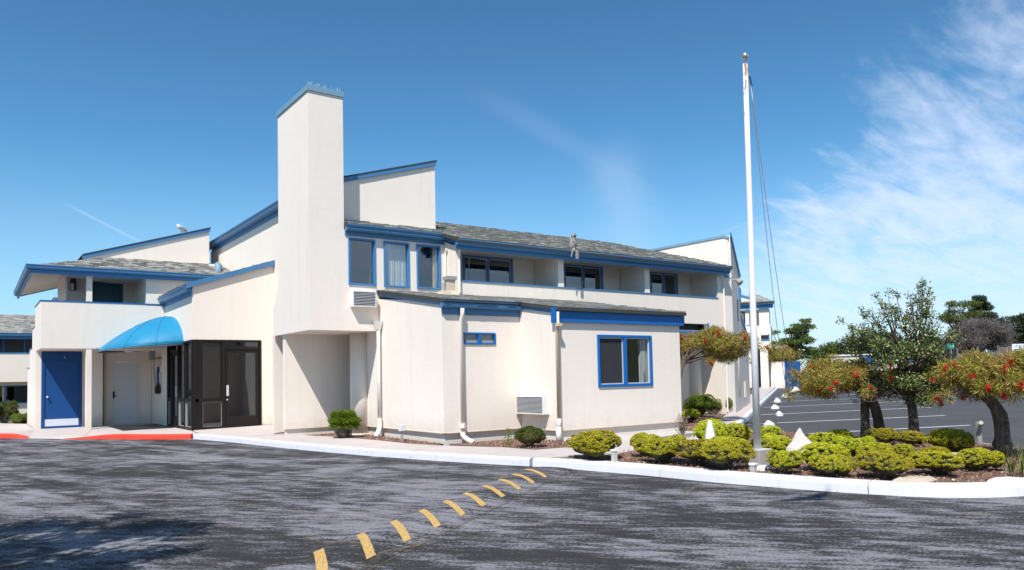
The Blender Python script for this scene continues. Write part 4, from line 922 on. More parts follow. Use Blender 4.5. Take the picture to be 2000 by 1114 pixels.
# gull
def gull(name, label, loc, s=1.0, fly=False):
    t = thing(name, label, 'bird', loc); x, y, z = loc
    rot = Matrix.Rotation(math.radians(42 if not fly else 0), 3, 'Y')
    part(MB().ell((x, y, z+.15*s), (.15*s, .06*s, .075*s), 12, 8, rot), 'body', BIRDW, t, smooth=True)
    part(MB().ell((x-.10*s, y, z+.26*s), (.045*s, .04*s, .042*s), 10, 8).tube([(x-.09*s, y, z+.17*s), (x-.10*s, y, z+.25*s)], [.055*s, .036*s], 8).tube([(x-.14*s, y, z+.26*s), (x-.19*s, y, z+.25*s)], [.012*s, .004*s], 6), 'head', BIRDW, t, smooth=True)
    for q in (-1, 1):
        if fly: part(MB().prism([(x-.08, y+q*.04, z+.17), (x+.10, y+q*.04, z+.17), (x+.14, y+q*.32, z+.23), (x+.20, y+q*.66, z+.15), (x-.0, y+q*.34, z+.24)], (0, 0, .012)), 'wing', BIRDG, t); t.rotation_euler = (0, 0, PI/2)
        else:
            part(MB().ell((x+.03*s, y+q*.055*s, z+.155*s), (.15*s, .018*s, .05*s), 10, 6, Matrix.Rotation(math.radians(22), 3, 'Y')), 'wing', BIRDG, t, smooth=True)
            part(MB().tube([(x, y+q*.025*s, z+.09*s), (x, y+q*.025*s, z-.01)], .006, 5), 'leg', YELLOW, t)
    part(MB().prism([(x+.10*s, y-.03*s, z+.10*s), (x+.10*s, y+.03*s, z+.10*s), (x+.24*s, y+.05*s, z+.05*s), (x+.24*s, y-.05*s, z+.05*s)], (0, 0, .01)), 'tail', BIRDW, t)
gull('seagull', 'white seagull standing on the sloping roof edge at left', (6.05, 28.6, 6.86), 1.05)
gull('shadow_gull', 'unseen seagull added high above the view to cast a shadow on the driveway', (3.5, 1.45, 8.0), 1.0, True)  # gull added out of view, only for its shadow smear on the driveway

# ------------------------------------------------------------------ other buildings
def annex():
    r = thing('neighbour_building', 'low cream block with grey roof and window bands, behind the blue door wing', 'building', (0, 44, 0))
    pl = RP(44); U0, U1 = -10, 2.9
    holes_u = [(-3.9, -2.0), (-1.6, .4), (.9, 2.0)]
    part(MB().pb(pl, U0, U1, -.15, 0, 1.90, 3.10), 'parapet', STUCCO, r); part(MB().pb(pl, U0, U1, -.15, .02, 3.101, 3.15), 'rail_cap', BLUE, r)
    part(MB().pb(pl, U0, U1, -1.4, -1.25, 3.1, 4.1), 'wall', ROOM, r)
    for a in (-2.6, -.6, 1.2):
        window(RP(45.24), a, a+1.9, 3.15, 3.95, .06, BLUE, mull=[(a+.9, a+.97)], glass=GLASSD, room=0, parent=r, curtain={1: (a+1.2, a+1.5)})
    part(MB().pb(pl, U0, U1, -1.4, .0, 1.72, 1.90), 'soffit', STUCCO, r)
    wall(RP(44.6), U0, U1, -.1, 1.72, [(-1.0, .55, .66, 1.55), (.75, 2.3, .66, 1.55)], parent=r)
    window(RP(44.6), .75, 2.3, .66, 1.55, .05, BLUE, mull=[(1.3, 1.36)], parent=r, curtain={1: (1.7, 2.2)}, glass=GLASSD); window(RP(44.6), -1.0, .55, .66, 1.55, .05, BLUE, mull=[(-.3, -.24)], parent=r, glass=GLASSD)
    gutter(pl, U0, U1, 4.10, 3.93, .14, .2, r); fascia(pl, U0, U1, 3.80, 3.98, .14, .19, BLUE, parent=r)
    roof([(U0, 43.75, 4.08), (U1, 43.75, 4.08), (U1, 47.6, 5.30), (U0, 47.6, 5.30)], .09, seed=21, parent=r, w=.3, e=.16)
annex()
FP = Vector((53.6, 38.95, 0)); PF = Pl((FP.x, FP.y), (.5548, -.832), (-.832, -.5548))
def far_wing():
    r = thing('far_motel_wing', 'two storey cream motel wing with blue gutters at the far end of the path', 'building', tuple(FP))
    # u: -1.9 at the near pillar ... scale of that wing: wall u from -1.9 to .9
    part(MB().pb(PF, -4.5, .78, -4, 0, 3.6, 5.35), 'wall', STUCCO, r)
    part(MB().pb(PF, -1.1, -.1, -.12, .03, 5.352, 5.40), 'rail_cap', BLUE, r)
    part(MB().pb(PF, -4.5, -2.15, -4, -.02, 5.35, 6.7), 'wall', STUCCO, r); part(MB().pb(PF, -1.2, -.9, -.9, -.02, 5.35, 6.7), 'wall', STUCCO, r)
    part(MB().pb(PF, -.1, .70, -3, -.02, 5.35, 6.75), 'wall', STUCCO, r)
    part(MB().pb(PF, -2.15, -.1, -1.4, -1.2, 5.35, 6.75), 'wall', STUCCO, r)
    window(Pl(tuple(Vector(PF(0, -1.2, 0)).to_2d()), PF.d, PF.n), -2.0, -1.3, 5.4, 6.6, .08, BLUE, room=0, parent=r, glass=GLASSD)
    gutter(PF, -4.5, 1.15, 7.28, 7.02, .2, .25, r); fascia(PF, -4.5, 1.05, 6.72, 7.05, .12, .22, BLUE, parent=r)
    a = [PF(-4.6, .45, 7.26), PF(1.2, .45, 7.26), PF(-.2, -2.2, 8.1), PF(-4.6, -2.2, 8.1)]
    roof(a, .12, seed=31, parent=r, w=.35, e=.2)
    gable(PF, [(-4.6, 7.3), (.0, 7.3), (-.9, 7.75), (-4.6, 9.1)], 1.0, parent=r); rake(PF, -4.6, 9.2, -.2, 7.5, .15, -.01, .06, BLUE, parent=r)
    part(MB().pb(PF, .0, .62, .002, .05, 4.05, 4.15), 'scupper_trim', BLUE, r); part(MB().pb(PF, .0, .6, .002, .02, 4.15, 4.5), 'scupper_back', BLACK, r); part(MB().pb(PF, .6, .68, .002, .06, 4.05, 4.6), 'scupper_trim', BLUE, r)
    part(MB().pb(PF, -4.5, .78, -4.0, -.01, 3.4, 3.599), 'soffit', STUCCO, r)
    for u0, u1 in ((-1.35, -.62), (-.12, .5)): part(MB().pb(PF, u0, u1, -3.5, -.02, .1, 3.4), 'wall', STUCCO, r)
    part(MB().pb(PF, -4.6, .6, -3.9, -3.5, .1, 3.4), 'wall', STUCCO, r)
far_wing()
t = thing('garden_wall', 'cream garden wall behind the far bottlebrush tree, striped with tree shade', 'wall', PF(1.4, -2, 0))
part(MB().pb(PF, .6, 1.72, -2.2, -2.0, 0, 2.2), 'panel', STUCCO, t); part(MB().pb(PF, .6, 1.73, -2.22, -1.98, 2.2, 2.26), 'coping', STUCCO, t)
t = thing('blue_enclosure', 'bright blue panelled enclosure at the end of the parking lot', 'enclosure', PF(3.2, -2.3, 0))
for k in range(2): part(MB().pb(PF, 1.78+k*.6, 2.34+k*.6, -2.4, -2.3, .1, 2.25), 'panel', BLUEFAR, t)
for k in range(3): part(MB().pb(PF, 1.74+k*.6, 1.80+k*.6, -2.3, -2.24, .0, 2.3), 'post', BLUEFAR, t)
t = thing('white_shed', 'small white flat roofed building beyond the far end of the lot', 'building', (78, 47, 0))
pw = Pl((78, 47), (.5548, -.832), (-.832, -.5548))
part(MB().pb(pw, -.5, 3.5, -3, 0, 0, 3.0), 'wall', WALLFAR, t); part(MB().pb(pw, -.7, 3.7, -3.2, .15, 3.0, 3.14), 'roof', WHITE, t); part(MB().pb(pw, .2, 1.0, .002, .03, .3, 2.3), 'door', BLUEFAR, t)
t = thing('blue_roof_building', 'long low building with blue roof band behind the left bottlebrush tree', 'building', (81, 41, 0))
pw = Pl((80, 42), (.5548, -.832), (-.832, -.5548))
part(MB().pb(pw, -2.5, 9, -3, 0, 0, 2.2), 'wall', WALLFAR, t); part(MB().pb(pw, -2.8, 9.3, -3.2, .2, 2.2, 2.75), 'roof', BLUEFAR, t); part(MB().pb(pw, 1, 3, .002, .03, .7, 1.8), 'window', BLACK, t)

# ------------------------------------------------------------------ flagpole
def flagpole():
    bx, by = 9.21, 6.82
    t = thing('flagpole', 'tall white flagpole with rust spots and silver ball top', 'flagpole', (bx, by, .12))
    part(MB().hexa([(bx-.11, by-.11, .08), (bx+.11, by-.11, .08), (bx+.11, by+.11, .08), (bx-.11, by+.11, .08), (bx-.145, by-.145, .37), (bx+.145, by-.145, .37), (bx+.145, by+.145, .37), (bx-.145, by+.145, .37)]), 'concrete_base', GREYC, t, bevel=.012)
    tx, ty = 9.005, 6.645
    L = lambda z: (bx+(tx-bx)*(z-.36)/5.55, by+(ty-by)*(z-.36)/5.55, z)
    part(MB().tube([L(.34), L(2.2), L(2.21), L(4.3), L(4.31), L(5.91)], [.052, .047, .046, .041, .040, .034], 16), 'pole', POLE, t, smooth=True)
    part(MB().tube([L(5.91), L(5.965)], .008, 6).ell(L(6.02), (.055, .055, .055), 16, 12), 'ball', BALL, t, smooth=True)
    tr = part(MB().tube([L(5.76), (L(5.76)[0]+.05, L(5.76)[1]-.035, 5.74)], .012, 6), 'truck', GREYM, t)
    part(MB().tube([(L(5.76)[0]+.05, L(5.76)[1]-.035, 5.73), (L(5.6)[0]+.07, L(5.6)[1]-.05, 5.58)], .011, 6), 'pulley', BLACK, tr)
    r = thing('halyard', 'pair of thin white ropes slanting from the flagpole top to the left bottlebrush', 'rope', (9.1, 6.6, 5.6))
    a = Vector((L(5.6)[0]+.06, L(5.6)[1]-.045, 5.6))
    for k, (e, sag) in enumerate((((12.62, 8.50, 1.32), .30), ((12.55, 8.62, 1.30), .55))):
        e = Vector(e); pts = []
        for i in range(25):
            q = i/24; pts.append(a.lerp(e, q)-Vector((0, 0, sag*4*q*(1-q)*(.55+.45*q))))
        part(MB().tube(pts, .0055, 5), 'rope', ROPE, r, smooth=True)
flagpole()

# ------------------------------------------------------------------ plants
def juniper_mesh(kind):
    """unit bush: 1 m wide, 1 m tall; flat-topped mound of feathery tufts over a bare twiggy underside"""
    n_l = 220; tufts = []; core = MB()
    lob = [(rng.normal(0, .19, 2), rng.uniform(.20, .36), rng.uniform(-.10, .06)) for _ in range(6)]+[(np.zeros(2), .40, 0.0)]
    C = []
    for _ in range(n_l*6):
        c, r, dz = lob[rng.integers(len(lob))]; d = rdir(1)[0]
        if d[2] < -.35: continue
        q = np.array([c[0]+d[0]*r, c[1]+d[1]*r, .58+dz+d[2]*(.40 if d[2] > 0 else .26)])
        if any((np.hypot(q[0]-c2[0], q[1]-c2[1])/r2)**2+((q[2]-.58-z2)/.40)**2 < .72 for c2, r2, z2 in lob): continue
        C.append((q, d))
        if len(C) > 420: break
    P, D, L, Wd, NN = [], [], [], [], []
    for q, d in C:
        k = 44; cc = rdir(k); ok = cc@d < -.25; cc[ok] *= -1; P.append(q+cc*rng.uniform(.018, .042)); nn_ = unit(cc+d*.35+rng.normal(0, .35, (k, 3))); tg = np.cross(nn_, rdir(k)); D.append(unit(tg)+nn_*.55+[0, 0, .15]); NN.append(nn_); L.append(rng.uniform(.022, .050, k)); Wd.append(rng.uniform(.012, .022, k))
    P, D, L, Wd, NN = map(np.concatenate, (P, D, L, Wd, NN))
    V = blades(P, D, L, Wd, N=NN); lo, hi = np.percentile(V.reshape(-1, 3), 1, 0), np.percentile(V.reshape(-1, 3), 99, 0)
    sx = .98/(hi-lo)[:2]; off = (hi+lo)[:2]/2; zs = 1.0/hi[2]
    V[..., :2] = (V[..., :2]-off)*sx; V[..., 2] *= zs
    fol = quad_mesh('foliage', V, JUN)
    m = MB(); R = random.Random(kind)
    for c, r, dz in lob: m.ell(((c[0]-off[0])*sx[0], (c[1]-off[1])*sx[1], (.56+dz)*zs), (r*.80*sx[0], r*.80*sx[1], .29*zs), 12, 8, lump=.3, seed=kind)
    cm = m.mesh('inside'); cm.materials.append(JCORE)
    m = MB()
    for i in range(16):
        a = R.uniform(0, 2*PI); rr = R.uniform(.12, .38); z = R.uniform(.32, .6)
        m.tube([(R.uniform(-.05, .05), R.uniform(-.05, .05), -.03), (rr*.45*math.cos(a), rr*.45*math.sin(a), z*.45), (rr*math.cos(a+.3), rr*math.sin(a+.3), z)], [.028, .018, .006], 5)
        for _ in range(5):
            b = R.uniform(0, 2*PI); x, y, zz = rr*.8*math.cos(a+.2), rr*.8*math.sin(a+.2), z*.8
            m.tube([(x*.7, y*.7, zz*.7), (x+.14*math.cos(b), y+.14*math.sin(b), zz+R.uniform(-.06, .14))], [.008, .003], 4)
    sm = m.mesh('stems'); sm.materials.append(TWIG)
    return fol, cm, sm
JUNS = [juniper_mesh(i) for i in range(6)]
def bush(name, label, cat, x, y, z, w, h, k, group=None, d=None, mats=None):
    r = thing(name, label, cat, (x, y, z), group); r.scale = (w, d or w, h); r.rotation_euler = (0, 0, rng.uniform(0, 6.28))
    f, c, s = JUNS[k % len(JUNS)]
    for nm, me in (('foliage', f), ('inside', c), ('stems', s)):
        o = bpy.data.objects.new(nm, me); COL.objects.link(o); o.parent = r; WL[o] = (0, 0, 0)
        if nm == 'foliage' and mats: o.material_slots[0].link = 'OBJECT'; o.material_slots[0].material = mats
    return r
GJ = 'junipers in the planter'
BUSHES = [
 (8.06, 9.08, .92, .50, 'rounded yellow green juniper standing alone at the left tip of the planter'),
 (8.96, 8.75, .56, .42, 'small juniper at the left end of the clump next to the concrete path'),
 (8.58, 8.02, .76, .44, 'juniper with a brown twiggy front, second from left in the front clump'),
 (8.70, 7.42, .78, .40, 'juniper in the middle of the front clump left of the flagpole'),
 (8.55, 6.76, .72, .44, 'dense round juniper just left of the concrete flagpole base'),
 (10.7, 8.80, .66, .56, 'tall juniper behind the small white cone stone'),
 (11.5, 8.88, .60, .44, 'juniper between the small white cone stone and the flagpole'),
 (12.9, 9.25, .52, .30, 'low juniper behind the flagpole in front of the nearest stall stone'),
 (10.5, 7.45, .70, .36, 'wide juniper between the flagpole and the upright white rock'),
 (9.75, 7.75, .70, .36, 'juniper just behind the front clump left of the flagpole'),
 (8.72, 6.02, .54, .33, 'neat oval juniper on bare stems in front of the upright white rock'),
 (11.4, 7.12, .56, .36, 'juniper at the right shoulder of the upright white rock'),
 (9.35, 5.75, .82, .40, 'broad spreading juniper right of the upright white rock'),
 (8.90, 5.42, .64, .29, 'low flat juniper beside the white kerb in front of the broad spreading one'),
 (11.3, 6.48, .70, .33, 'sunlit juniper in front of the twin trunks'),
 (13.3, 7.95, .52, .26, 'small dark juniper in shade left of the twin trunks'),
 (13.3, 7.10, .56, .32, 'dark shaded juniper between the twin trunks and the rough single trunk'),
 (13.3, 6.62, .50, .30, 'shaded juniper at the foot of the rough single trunk'),
 (10.4, 5.72, .62, .35, 'bright juniper behind the long front one with the dark underside'),
 (9.15, 4.85, .80, .36, 'long front juniper with dark underside next to the flat tan stone'),
 (11.2, 5.75, .46, .27, 'small juniper in the row below the rough single trunk'),
 (11.3, 5.28, .46, .25, 'small pale juniper left of the right bottlebrush trunk'),
 (9.95, 4.58, .72, .33, 'spreading juniper right of the flat tan stone'),
 (12.7, 5.62, .90, .40, 'wide juniper by the lot with the grey post behind it'),
 (10.7, 4.42, .60, .32, 'ragged juniper in front of the right bottlebrush trunk'),
 (13.2, 5.15, .34, .24, 'small dark juniper right behind the right bottlebrush trunk'),
]
for i, (x, y, w, h, lab) in enumerate(BUSHES): bush('juniper_bush', lab, 'bush', x+.583*w*.22, y+.811*w*.22, .10, w*(1.0 if i < 10 else .88), h*.95, i, GJ)
for i, (x, y, w, h, lab) in enumerate([(18.3, 15.62, 1.0, .72, 'large green shrub under the bottlebrush beside the path'), (20.1, 16.25, .8, .56, 'second green shrub beside the path, right of the large one'), (16.2, 14.15, .5, .40, 'small yellow shrub at the corner by the large green path shrub'), (28.4, 22.2, .5, .5, 'small dark shrub by the far end wall of the motel')]):
    bush('path_shrub', lab, 'bush', x, y, .08, w, h, i+1, 'shrubs beside the path', mats=JUNG if i != 2 else None)
for x, y, w, h, lab in ((1.05, 35.3, .85, .95, 'clipped dark green hedge bush at the far left edge'), (1.5, 33.3, .6, .5, 'low bright green shrub beside the stepped wall at left'), (.2, 36, .9, .9, 'dark hedge bush farthest left')):
    bush('hedge_bush', lab, 'bush', x, y, .0, w, h, 2, mats=JUNG if 'bright' in lab else JUND)
# clipped ball bush on crooked stems
def ball_bush():
    t = thing('topiary_bush', 'rounded bright green bush on crooked bare stems under the overhang', 'bush', (7.12, 16.75, .12))
    c = np.array([7.10, 16.72, .50]); n = 9000; d = rdir(n); d[:, 2] = np.where(d[:, 2] < -.55, -d[:, 2], d[:, 2]); d = unit(d); lump = 1+.13*np.sin(d[:, 0]*9+2)*np.sin(d[:, 1]*8+1)+.1*np.sin(d[:, 2]*11)
    P = c+d*np.array([.33, .33, .25])*(lump*rng.uniform(.80, 1.02, n))[:, None]
    quads('foliage', blades(P-np.array(WL[t]), unit(d+rng.normal(0, .6, (n, 3))+[0, 0, .3]), rng.uniform(.03, .06, n), rng.uniform(.016, .028, n)), JUNG, t)
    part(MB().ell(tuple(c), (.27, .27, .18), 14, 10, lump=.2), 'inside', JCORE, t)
    m = MB(); R = random.Random(3)
    for i in range(9):
        a = R.uniform(0, 2*PI); m.tube([(7.12+.10*math.cos(a), 16.75+.10*math.sin(a), .10), (7.12+.17*math.cos(a+.5), 16.75+.17*math.sin(a+.5), .22), (7.12+.12*math.cos(a+1.2), 16.75+.12*math.sin(a+1.2), .42)], [.022, .016, .01], 6)
        m.tube([(7.12+.14*math.cos(a), 16.75+.14*math.sin(a), .2), (7.12+.27*math.cos(a+.2), 16.75+.27*math.sin(a+.2), .42)], [.01, .004], 5)
    part(m, 'stems', TWIG, t)
ball_bush()
bush('grey_shrub', 'dull olive shrub under the low air conditioner', 'bush', 8.66, 11.55, .10, .56, .42, 3, mats=JUND)
t = thing('weed_sprout', 'single spindly weed in the mulch left of the olive shrub', 'weed', (8.55, 12.1, .12))
n = 90; q = rng.random(n); P = np.column_stack([8.55+rng.normal(0, .03, n), 12.1+rng.normal(0, .03, n), .14+q*.32]); quads('leaves', blades(P-np.array(WL[t]), rdir(n)+[0, 0, .4], rng.uniform(.03, .07, n), .022), JUNG, t)
part(MB().tube([(8.55, 12.1, .1), (8.56, 12.1, .3), (8.55, 12.11, .46)], [.006, .005, .002], 5), 'stem', TWIG, t)
t = thing('dried_plant', 'dried brown flower stalks at the right corner of the low block', 'plant', (12.15, 10.85, .12))
n = 240; P = np.column_stack([12.15+rng.normal(0, .07, n), 10.85+rng.normal(0, .07, n), .13+rng.random(n)*.46]); quads('leaves', blades(P-np.array(WL[t]), rdir(n)+[0, 0, .2], rng.uniform(.03, .06, n), .022), island_mat('dry_leaf', [(0, (.16, .10, .09)), (.6, (.32, .24, .18)), (1, (.20, .20, .07))], .8), t)
m = MB()
for i in range(9): a = i*.7; m.tube([(12.15, 10.85, .1), (12.15+.05*math.cos(a), 10.85+.05*math.sin(a), .35), (12.15+.13*math.cos(a), 10.85+.13*math.sin(a), .45+.1*(i % 3))], [.008, .006, .003], 5)
part(m, 'stalks', TWIG, t)
t = thing('iris_clump', 'clump of upright green sword leaves at the right edge of the planter', 'plant', (10.55, 3.95, .12))
n = 46; P = np.column_stack([10.55+rng.normal(0, .09, n), 3.95+rng.normal(0, .09, n), np.full(n, .11)]); quads('leaves', blades(P-np.array(WL[t]), rdir(n)*.32+[0, 0, 1], rng.uniform(.25, .48, n), .026, .35), SHRUB, t)

# trees: tapered trunk, limbs to every leaf cluster, loose leaves in the clusters
def limbs(m, base, crown, r0, R, taper=.18):
    for (c, rad) in crown:
        c = Vector(c); b = Vector(base); mid = b.lerp(c, .5)+Vector((R.uniform(-.1, .1), R.uniform(-.1, .1), R.uniform(-.02, .12)))*(c-b).length
        m.tube([b-Vector((0, 0, r0*.5)), b.lerp(mid, .5)+Vector((R.uniform(-.03, .03),)*3), mid, c], [r0*.62, r0*.45, r0*.3, r0*taper*.5], 6)
        for _ in range(4):
            d = Vector((R.uniform(-1, 1), R.uniform(-1, 1), R.uniform(-.5, 1))); m.tube([mid.lerp(c, R.random()), c+d*max(rad)*.75], [r0*.16, r0*.04], 4)
def cluster_leaves(crown, n, L, Wd, shell=.35, up=.3, droop=0.0):
    vol = np.array([np.prod(r)**.67 for c, r in crown]); vol /= vol.sum(); P, D, N = [], [], []
    for (c, r), v in zip(crown, vol):
        k = max(8, int(n*v)); d = rdir(k); rad = rng.random(k)**shell
        P.append(np.array(c)+d*np.array(r)*rad[:, None]); D.append(d*.6+rng.normal(0, .6, (k, 3))+[0, 0, up-droop]); N.append(unit(d+[0, 0, .35]+rng.normal(0, .55, (k, 3))))
    P, D, N = np.concatenate(P), np.concatenate(D), np.concatenate(N)
    return blades(P, D, rng.uniform(*L, len(P)), rng.uniform(*Wd, len(P)), N=N)
def flower_mesh():
    n = 150; a = rng.uniform(0, 2*PI, n); z = rng.uniform(-.045, .045, n); D = np.column_stack([np.cos(a), np.sin(a), rng.normal(0, .25, n)]); P = np.column_stack([np.zeros(n), np.zeros(n), z])
    return quad_mesh('flower', blades(P, D, rng.uniform(.028, .04, n), .006, .6), FLOWER)
FLW = flower_mesh()
def crown_of(center, ext, n, rlo, rhi, R, flat=.6):
    out = []
    for _ in range(n):
        while True:
            d = Vector((R.uniform(-1, 1), R.uniform(-1, 1), R.uniform(-1, 1)))
            if d.length <= 1: break
        r = R.uniform(rlo, rhi); out.append(((center[0]+d.x*(ext[0]-r*.6), center[1]+d.y*(ext[1]-r*.6), center[2]+d.z*(ext[2]-r*flat*.6)), (r, r, r*flat)))
    return out
def bottlebrush(label, trunks, center, ext, nl, nflow, seed, far=1.0, view=None):
    R = random.Random(seed); t = thing('bottlebrush_tree', label, 'tree', trunks[0][0], 'bottlebrush trees'); o = np.array(WL[t])
    crown = crown_of(center, ext, 60, .10*far, .23*far, R, .75)
    for _ in range(16):      # ragged, hanging outer sprays
        a = R.uniform(0, 2*PI); k = R.uniform(.92, 1.16); q = R.uniform(.06, .12)*far; crown.append(((center[0]+math.cos(a)*ext[0]*k, center[1]+math.sin(a)*ext[1]*k, center[2]+R.uniform(-.95, .35)*ext[2]), (q, q, q*1.1)))
    m = MB(); r0 = trunks[0][1]
    for pts_r in trunks:
        pts = [Vector(p) for p in pts_r[2]]; rr = pts_r[1]
        fine = dens([tuple(p) for p in pts], step=.06); n = len(fine)
        m.tube([tuple(p+np.array([math.sin(i*1.7), math.cos(i*1.3), 0])*rr*.07) for i, p in enumerate(fine)], [rr*(1.28-.45*min(1, i/n*1.3))*(1+.07*math.sin(i*2.1)) for i in range(n)], 12)
        limbs(m, pts[-1], R.sample(crown, 20), rr, R)
    part(m, 'trunk', BARK, t, smooth=True)
    V = cluster_leaves(crown, nl, (.055*far, .12*far), (.008*far, .014*far), .42, .15, .22)
    quads('crown', V-o, BOTTLE, t)
    for _ in range(nflow):
        c, r = crown[R.randrange(len(crown))]; d = Vector((R.uniform(-1, .2), R.uniform(-1, .2), R.uniform(-.8, .5))).normalized()
        f = bpy.data.objects.new('flower', FLW); COL.objects.link(f); f.parent = t; WL[f] = WL[t]
        f.location = Vector(c)+Vector((d.x*r[0], d.y*r[1], d.z*r[2]))*1.0-Vector(o); f.rotation_euler = (R.uniform(-.9, .9), R.uniform(-.9, .9), R.uniform(0, 6)); s = R.uniform(.9, 1.4)*far; f.scale = (s, s, s)
    return t
bottlebrush('flat topped bottlebrush on two dark trunks, red flowers, left of the taller dark tree', [((13.75, 7.75, .1), .075, [(13.80, 7.78, .05), (13.80, 7.78, .45), (13.86, 7.80, .85), (13.95, 7.85, 1.12)]), ((13.97, 7.62, .1), .085, [(14.02, 7.60, .05), (13.98, 7.62, .5), (13.90, 7.66, .85), (13.72, 7.78, 1.12)])], (13.35, 8.02, 1.36), (1.05, .85, .40), 24000, 44, 3)
bottlebrush('wide bottlebrush with red flowers on a single bent trunk, at the right edge', [((12.62, 5.03, .1), .095, [(12.64, 5.0, .05), (12.66, 4.99, .45), (12.64, 5.0, .75), (12.54, 5.06, .95), (12.40, 5.14, 1.12)])], (12.50, 4.98, 1.36), (.74, .82, .41), 24000, 40, 5)
bottlebrush('bottlebrush with drooping red flowers against the motel corner by the path', [((15.2, 13.3, .1), .06, [(14.25, 12.95, .05), (14.25, 12.95, .9), (14.9, 13.2, 1.75)])], (16.55, 13.6, 2.25), (1.55, 1.35, .52), 26000, 48, 9, 1.15)
bottlebrush('distant round bottlebrush on a forked trunk beside the far wing', [((57.5, 40.0, .1), .16, [(57.4, 40.0, .05), (57.4, 40.0, 1.2), (57.3, 40.3, 2.0)]), ((57.5, 40, .1), .13, [(57.4, 40.0, .9), (57.3, 40.4, 1.6), (57.0, 40.9, 2.3)])], (57.5, 40.2, 2.9), (2.0, 2.0, .85), 9000, 0, 11, 2.6)
def shrub_tree():
    R = random.Random(17); t = thing('evergreen_tree', 'tallest near tree in the planter, dark glossy leaves, sparse twiggy top, rough single trunk', 'tree', (13.95, 6.95, .1)); o = np.array(WL[t])
    m = MB(); fine = dens([(13.95, 6.95, .05), (13.96, 6.95, .5), (13.93, 6.97, .95), (13.90, 6.98, 1.35)], step=.05); n = len(fine)
    m.tube([tuple(p+np.array([math.sin(i*1.9), math.cos(i*1.1), 0])*.010) for i, p in enumerate(fine)], [.085*(1.15-.35*i/n)*(1+.12*math.sin(i*1.4+1)) for i in range(n)], 12)
    vx = Vector((.583, -.81, 0))       # roughly across the view
    def at(a, dpt, z): return (13.85+_r.x*a+.58*dpt, 6.98+_r.y*a+.81*dpt, z)
    low = [(at(R.uniform(-.62, .50), R.uniform(-.5, .5), R.uniform(.92, 1.35)), (.19, .19, .15)) for _ in range(26)]
    midc = [(at(R.uniform(-.85, .72), R.uniform(-.6, .6), R.uniform(1.45, 2.2)), (.18, .18, .15)) for _ in range(34)]
    rgt = [(at(R.uniform(.25, .78), R.uniform(-.4, .5), R.uniform(1.15, 1.75)), (.22, .22, .2)) for _ in range(16)]
    dense = low+midc+rgt
    tips = [at(*q) for q in ((-1.10, .1, 2.38), (-.98, 0, 2.22), (-.9, .2, 2.05), (-.72, .1, 2.55), (-.62, 0, 2.50), (-.45, .1, 2.82), (-.40, -.1, 2.62), (-.28, 0, 2.88), (-.08, .1, 2.86), (-.15, 0, 2.55), (.12, 0, 2.80), (.20, .1, 2.65), (.30, 0, 2.86), (.36, -.1, 2.98), (.42, .1, 3.06), (.50, 0, 2.74), (.56, .1, 2.90), (.40, .1, 2.52), (.55, 0, 2.45), (.1, .1, 2.45), (-1.02, 0, 1.78), (-.95, .1, 1.62), (.28, .2, 2.4), (.48, 0, 2.6))]
    crown = [(c, (.085, .085, .085)) for c in tips]
    for c in tips:
        for _ in range(4): crown.append((tuple(Vector(c).lerp(Vector(at(-.05, 0, 1.75)), R.uniform(.06, .45))+Vector((R.uniform(-.06, .06), R.uniform(-.06, .06), R.uniform(-.05, .05)))), (.07, .07, .07)))
    top = Vector(fine[-1])
    limbs(m, top, R.sample(dense, 30), .075, R); limbs(m, top-Vector((0, 0, .35)), low, .05, R)
    for c in tips:
        b = top+Vector((R.uniform(-.15, .15), R.uniform(-.15, .15), .3)); mid = b.lerp(Vector(c), .55)+Vector((R.uniform(-.08, .08), R.uniform(-.08, .08), -.05))
        m.tube([b, mid, c], [.022, .012, .004], 5)
    for _ in range(130):     # bare grey twigs inside the crown
        c, r = R.choice(dense); d = Vector((R.uniform(-1, 1), R.uniform(-1, 1), R.uniform(-.4, .8))); m.tube([Vector(c), Vector(c)+d*.28], [.007, .002], 4)
    part(m, 'trunk', BARK, t, smooth=True)
    V = np.concatenate([cluster_leaves(dense, 18000, (.035, .06), (.020, .034), .45, .2), cluster_leaves(crown, 3400, (.035, .055), (.02, .032), .6, .3)])
    quads('crown', V-o, SHRUB, t)
    m = MB()
    for _ in range(170):
        a = Vector(at(R.uniform(-1.0, .1), R.uniform(-.3, .3), R.uniform(.85, 1.25))); d = Vector((R.uniform(-1, 1), R.uniform(-1, 1), R.uniform(-.4, .6))); m.tube([a, a+d*.13, a+d*.26+Vector((0, 0, R.uniform(-.05, .05)))], [.005, .004, .0015], 4)
    part(m, 'dead_twigs', TWIG, t)
shrub_tree()
def far_tree(name, label, base, h, crown, mat, n, L, Wd, r0, seed, trunk=True, shell=.4, up=.1, group='trees beyond the parking lot'):
    R = random.Random(seed); t = thing(name, label, 'tree', base, group); o = np.array(WL[t]); m = MB()
    b = Vector(base); tp = b+Vector((0, 0, h*.62))
    m.tube([b-Vector((0, 0, .3)), b.lerp(tp, .5)+Vector((R.uniform(-.2, .2), R.uniform(-.2, .2), 0)), tp], [r0, r0*.75, r0*.5], 8)
    for c, r in crown: s = b.lerp(tp, R.uniform(.35, 1)); m.tube([s, s.lerp(Vector(c), .5)+Vector((0, 0, R.uniform(-.2, .3))), c], [r0*.4, r0*.25, r0*.06], 5)
    part(m, 'trunk', BARK, t, smooth=True)
    quads('crown', cluster_leaves(crown, n, L, Wd, shell, up)-o, mat, t); return t
def acr(d, x, y):      # a point seen at photo column x, row y, d metres out
    v = _r*((x-CX)/F)+_d*((y-CY)/F)+_f; p = Vector((0, 0, CAMH))+v*d; return p
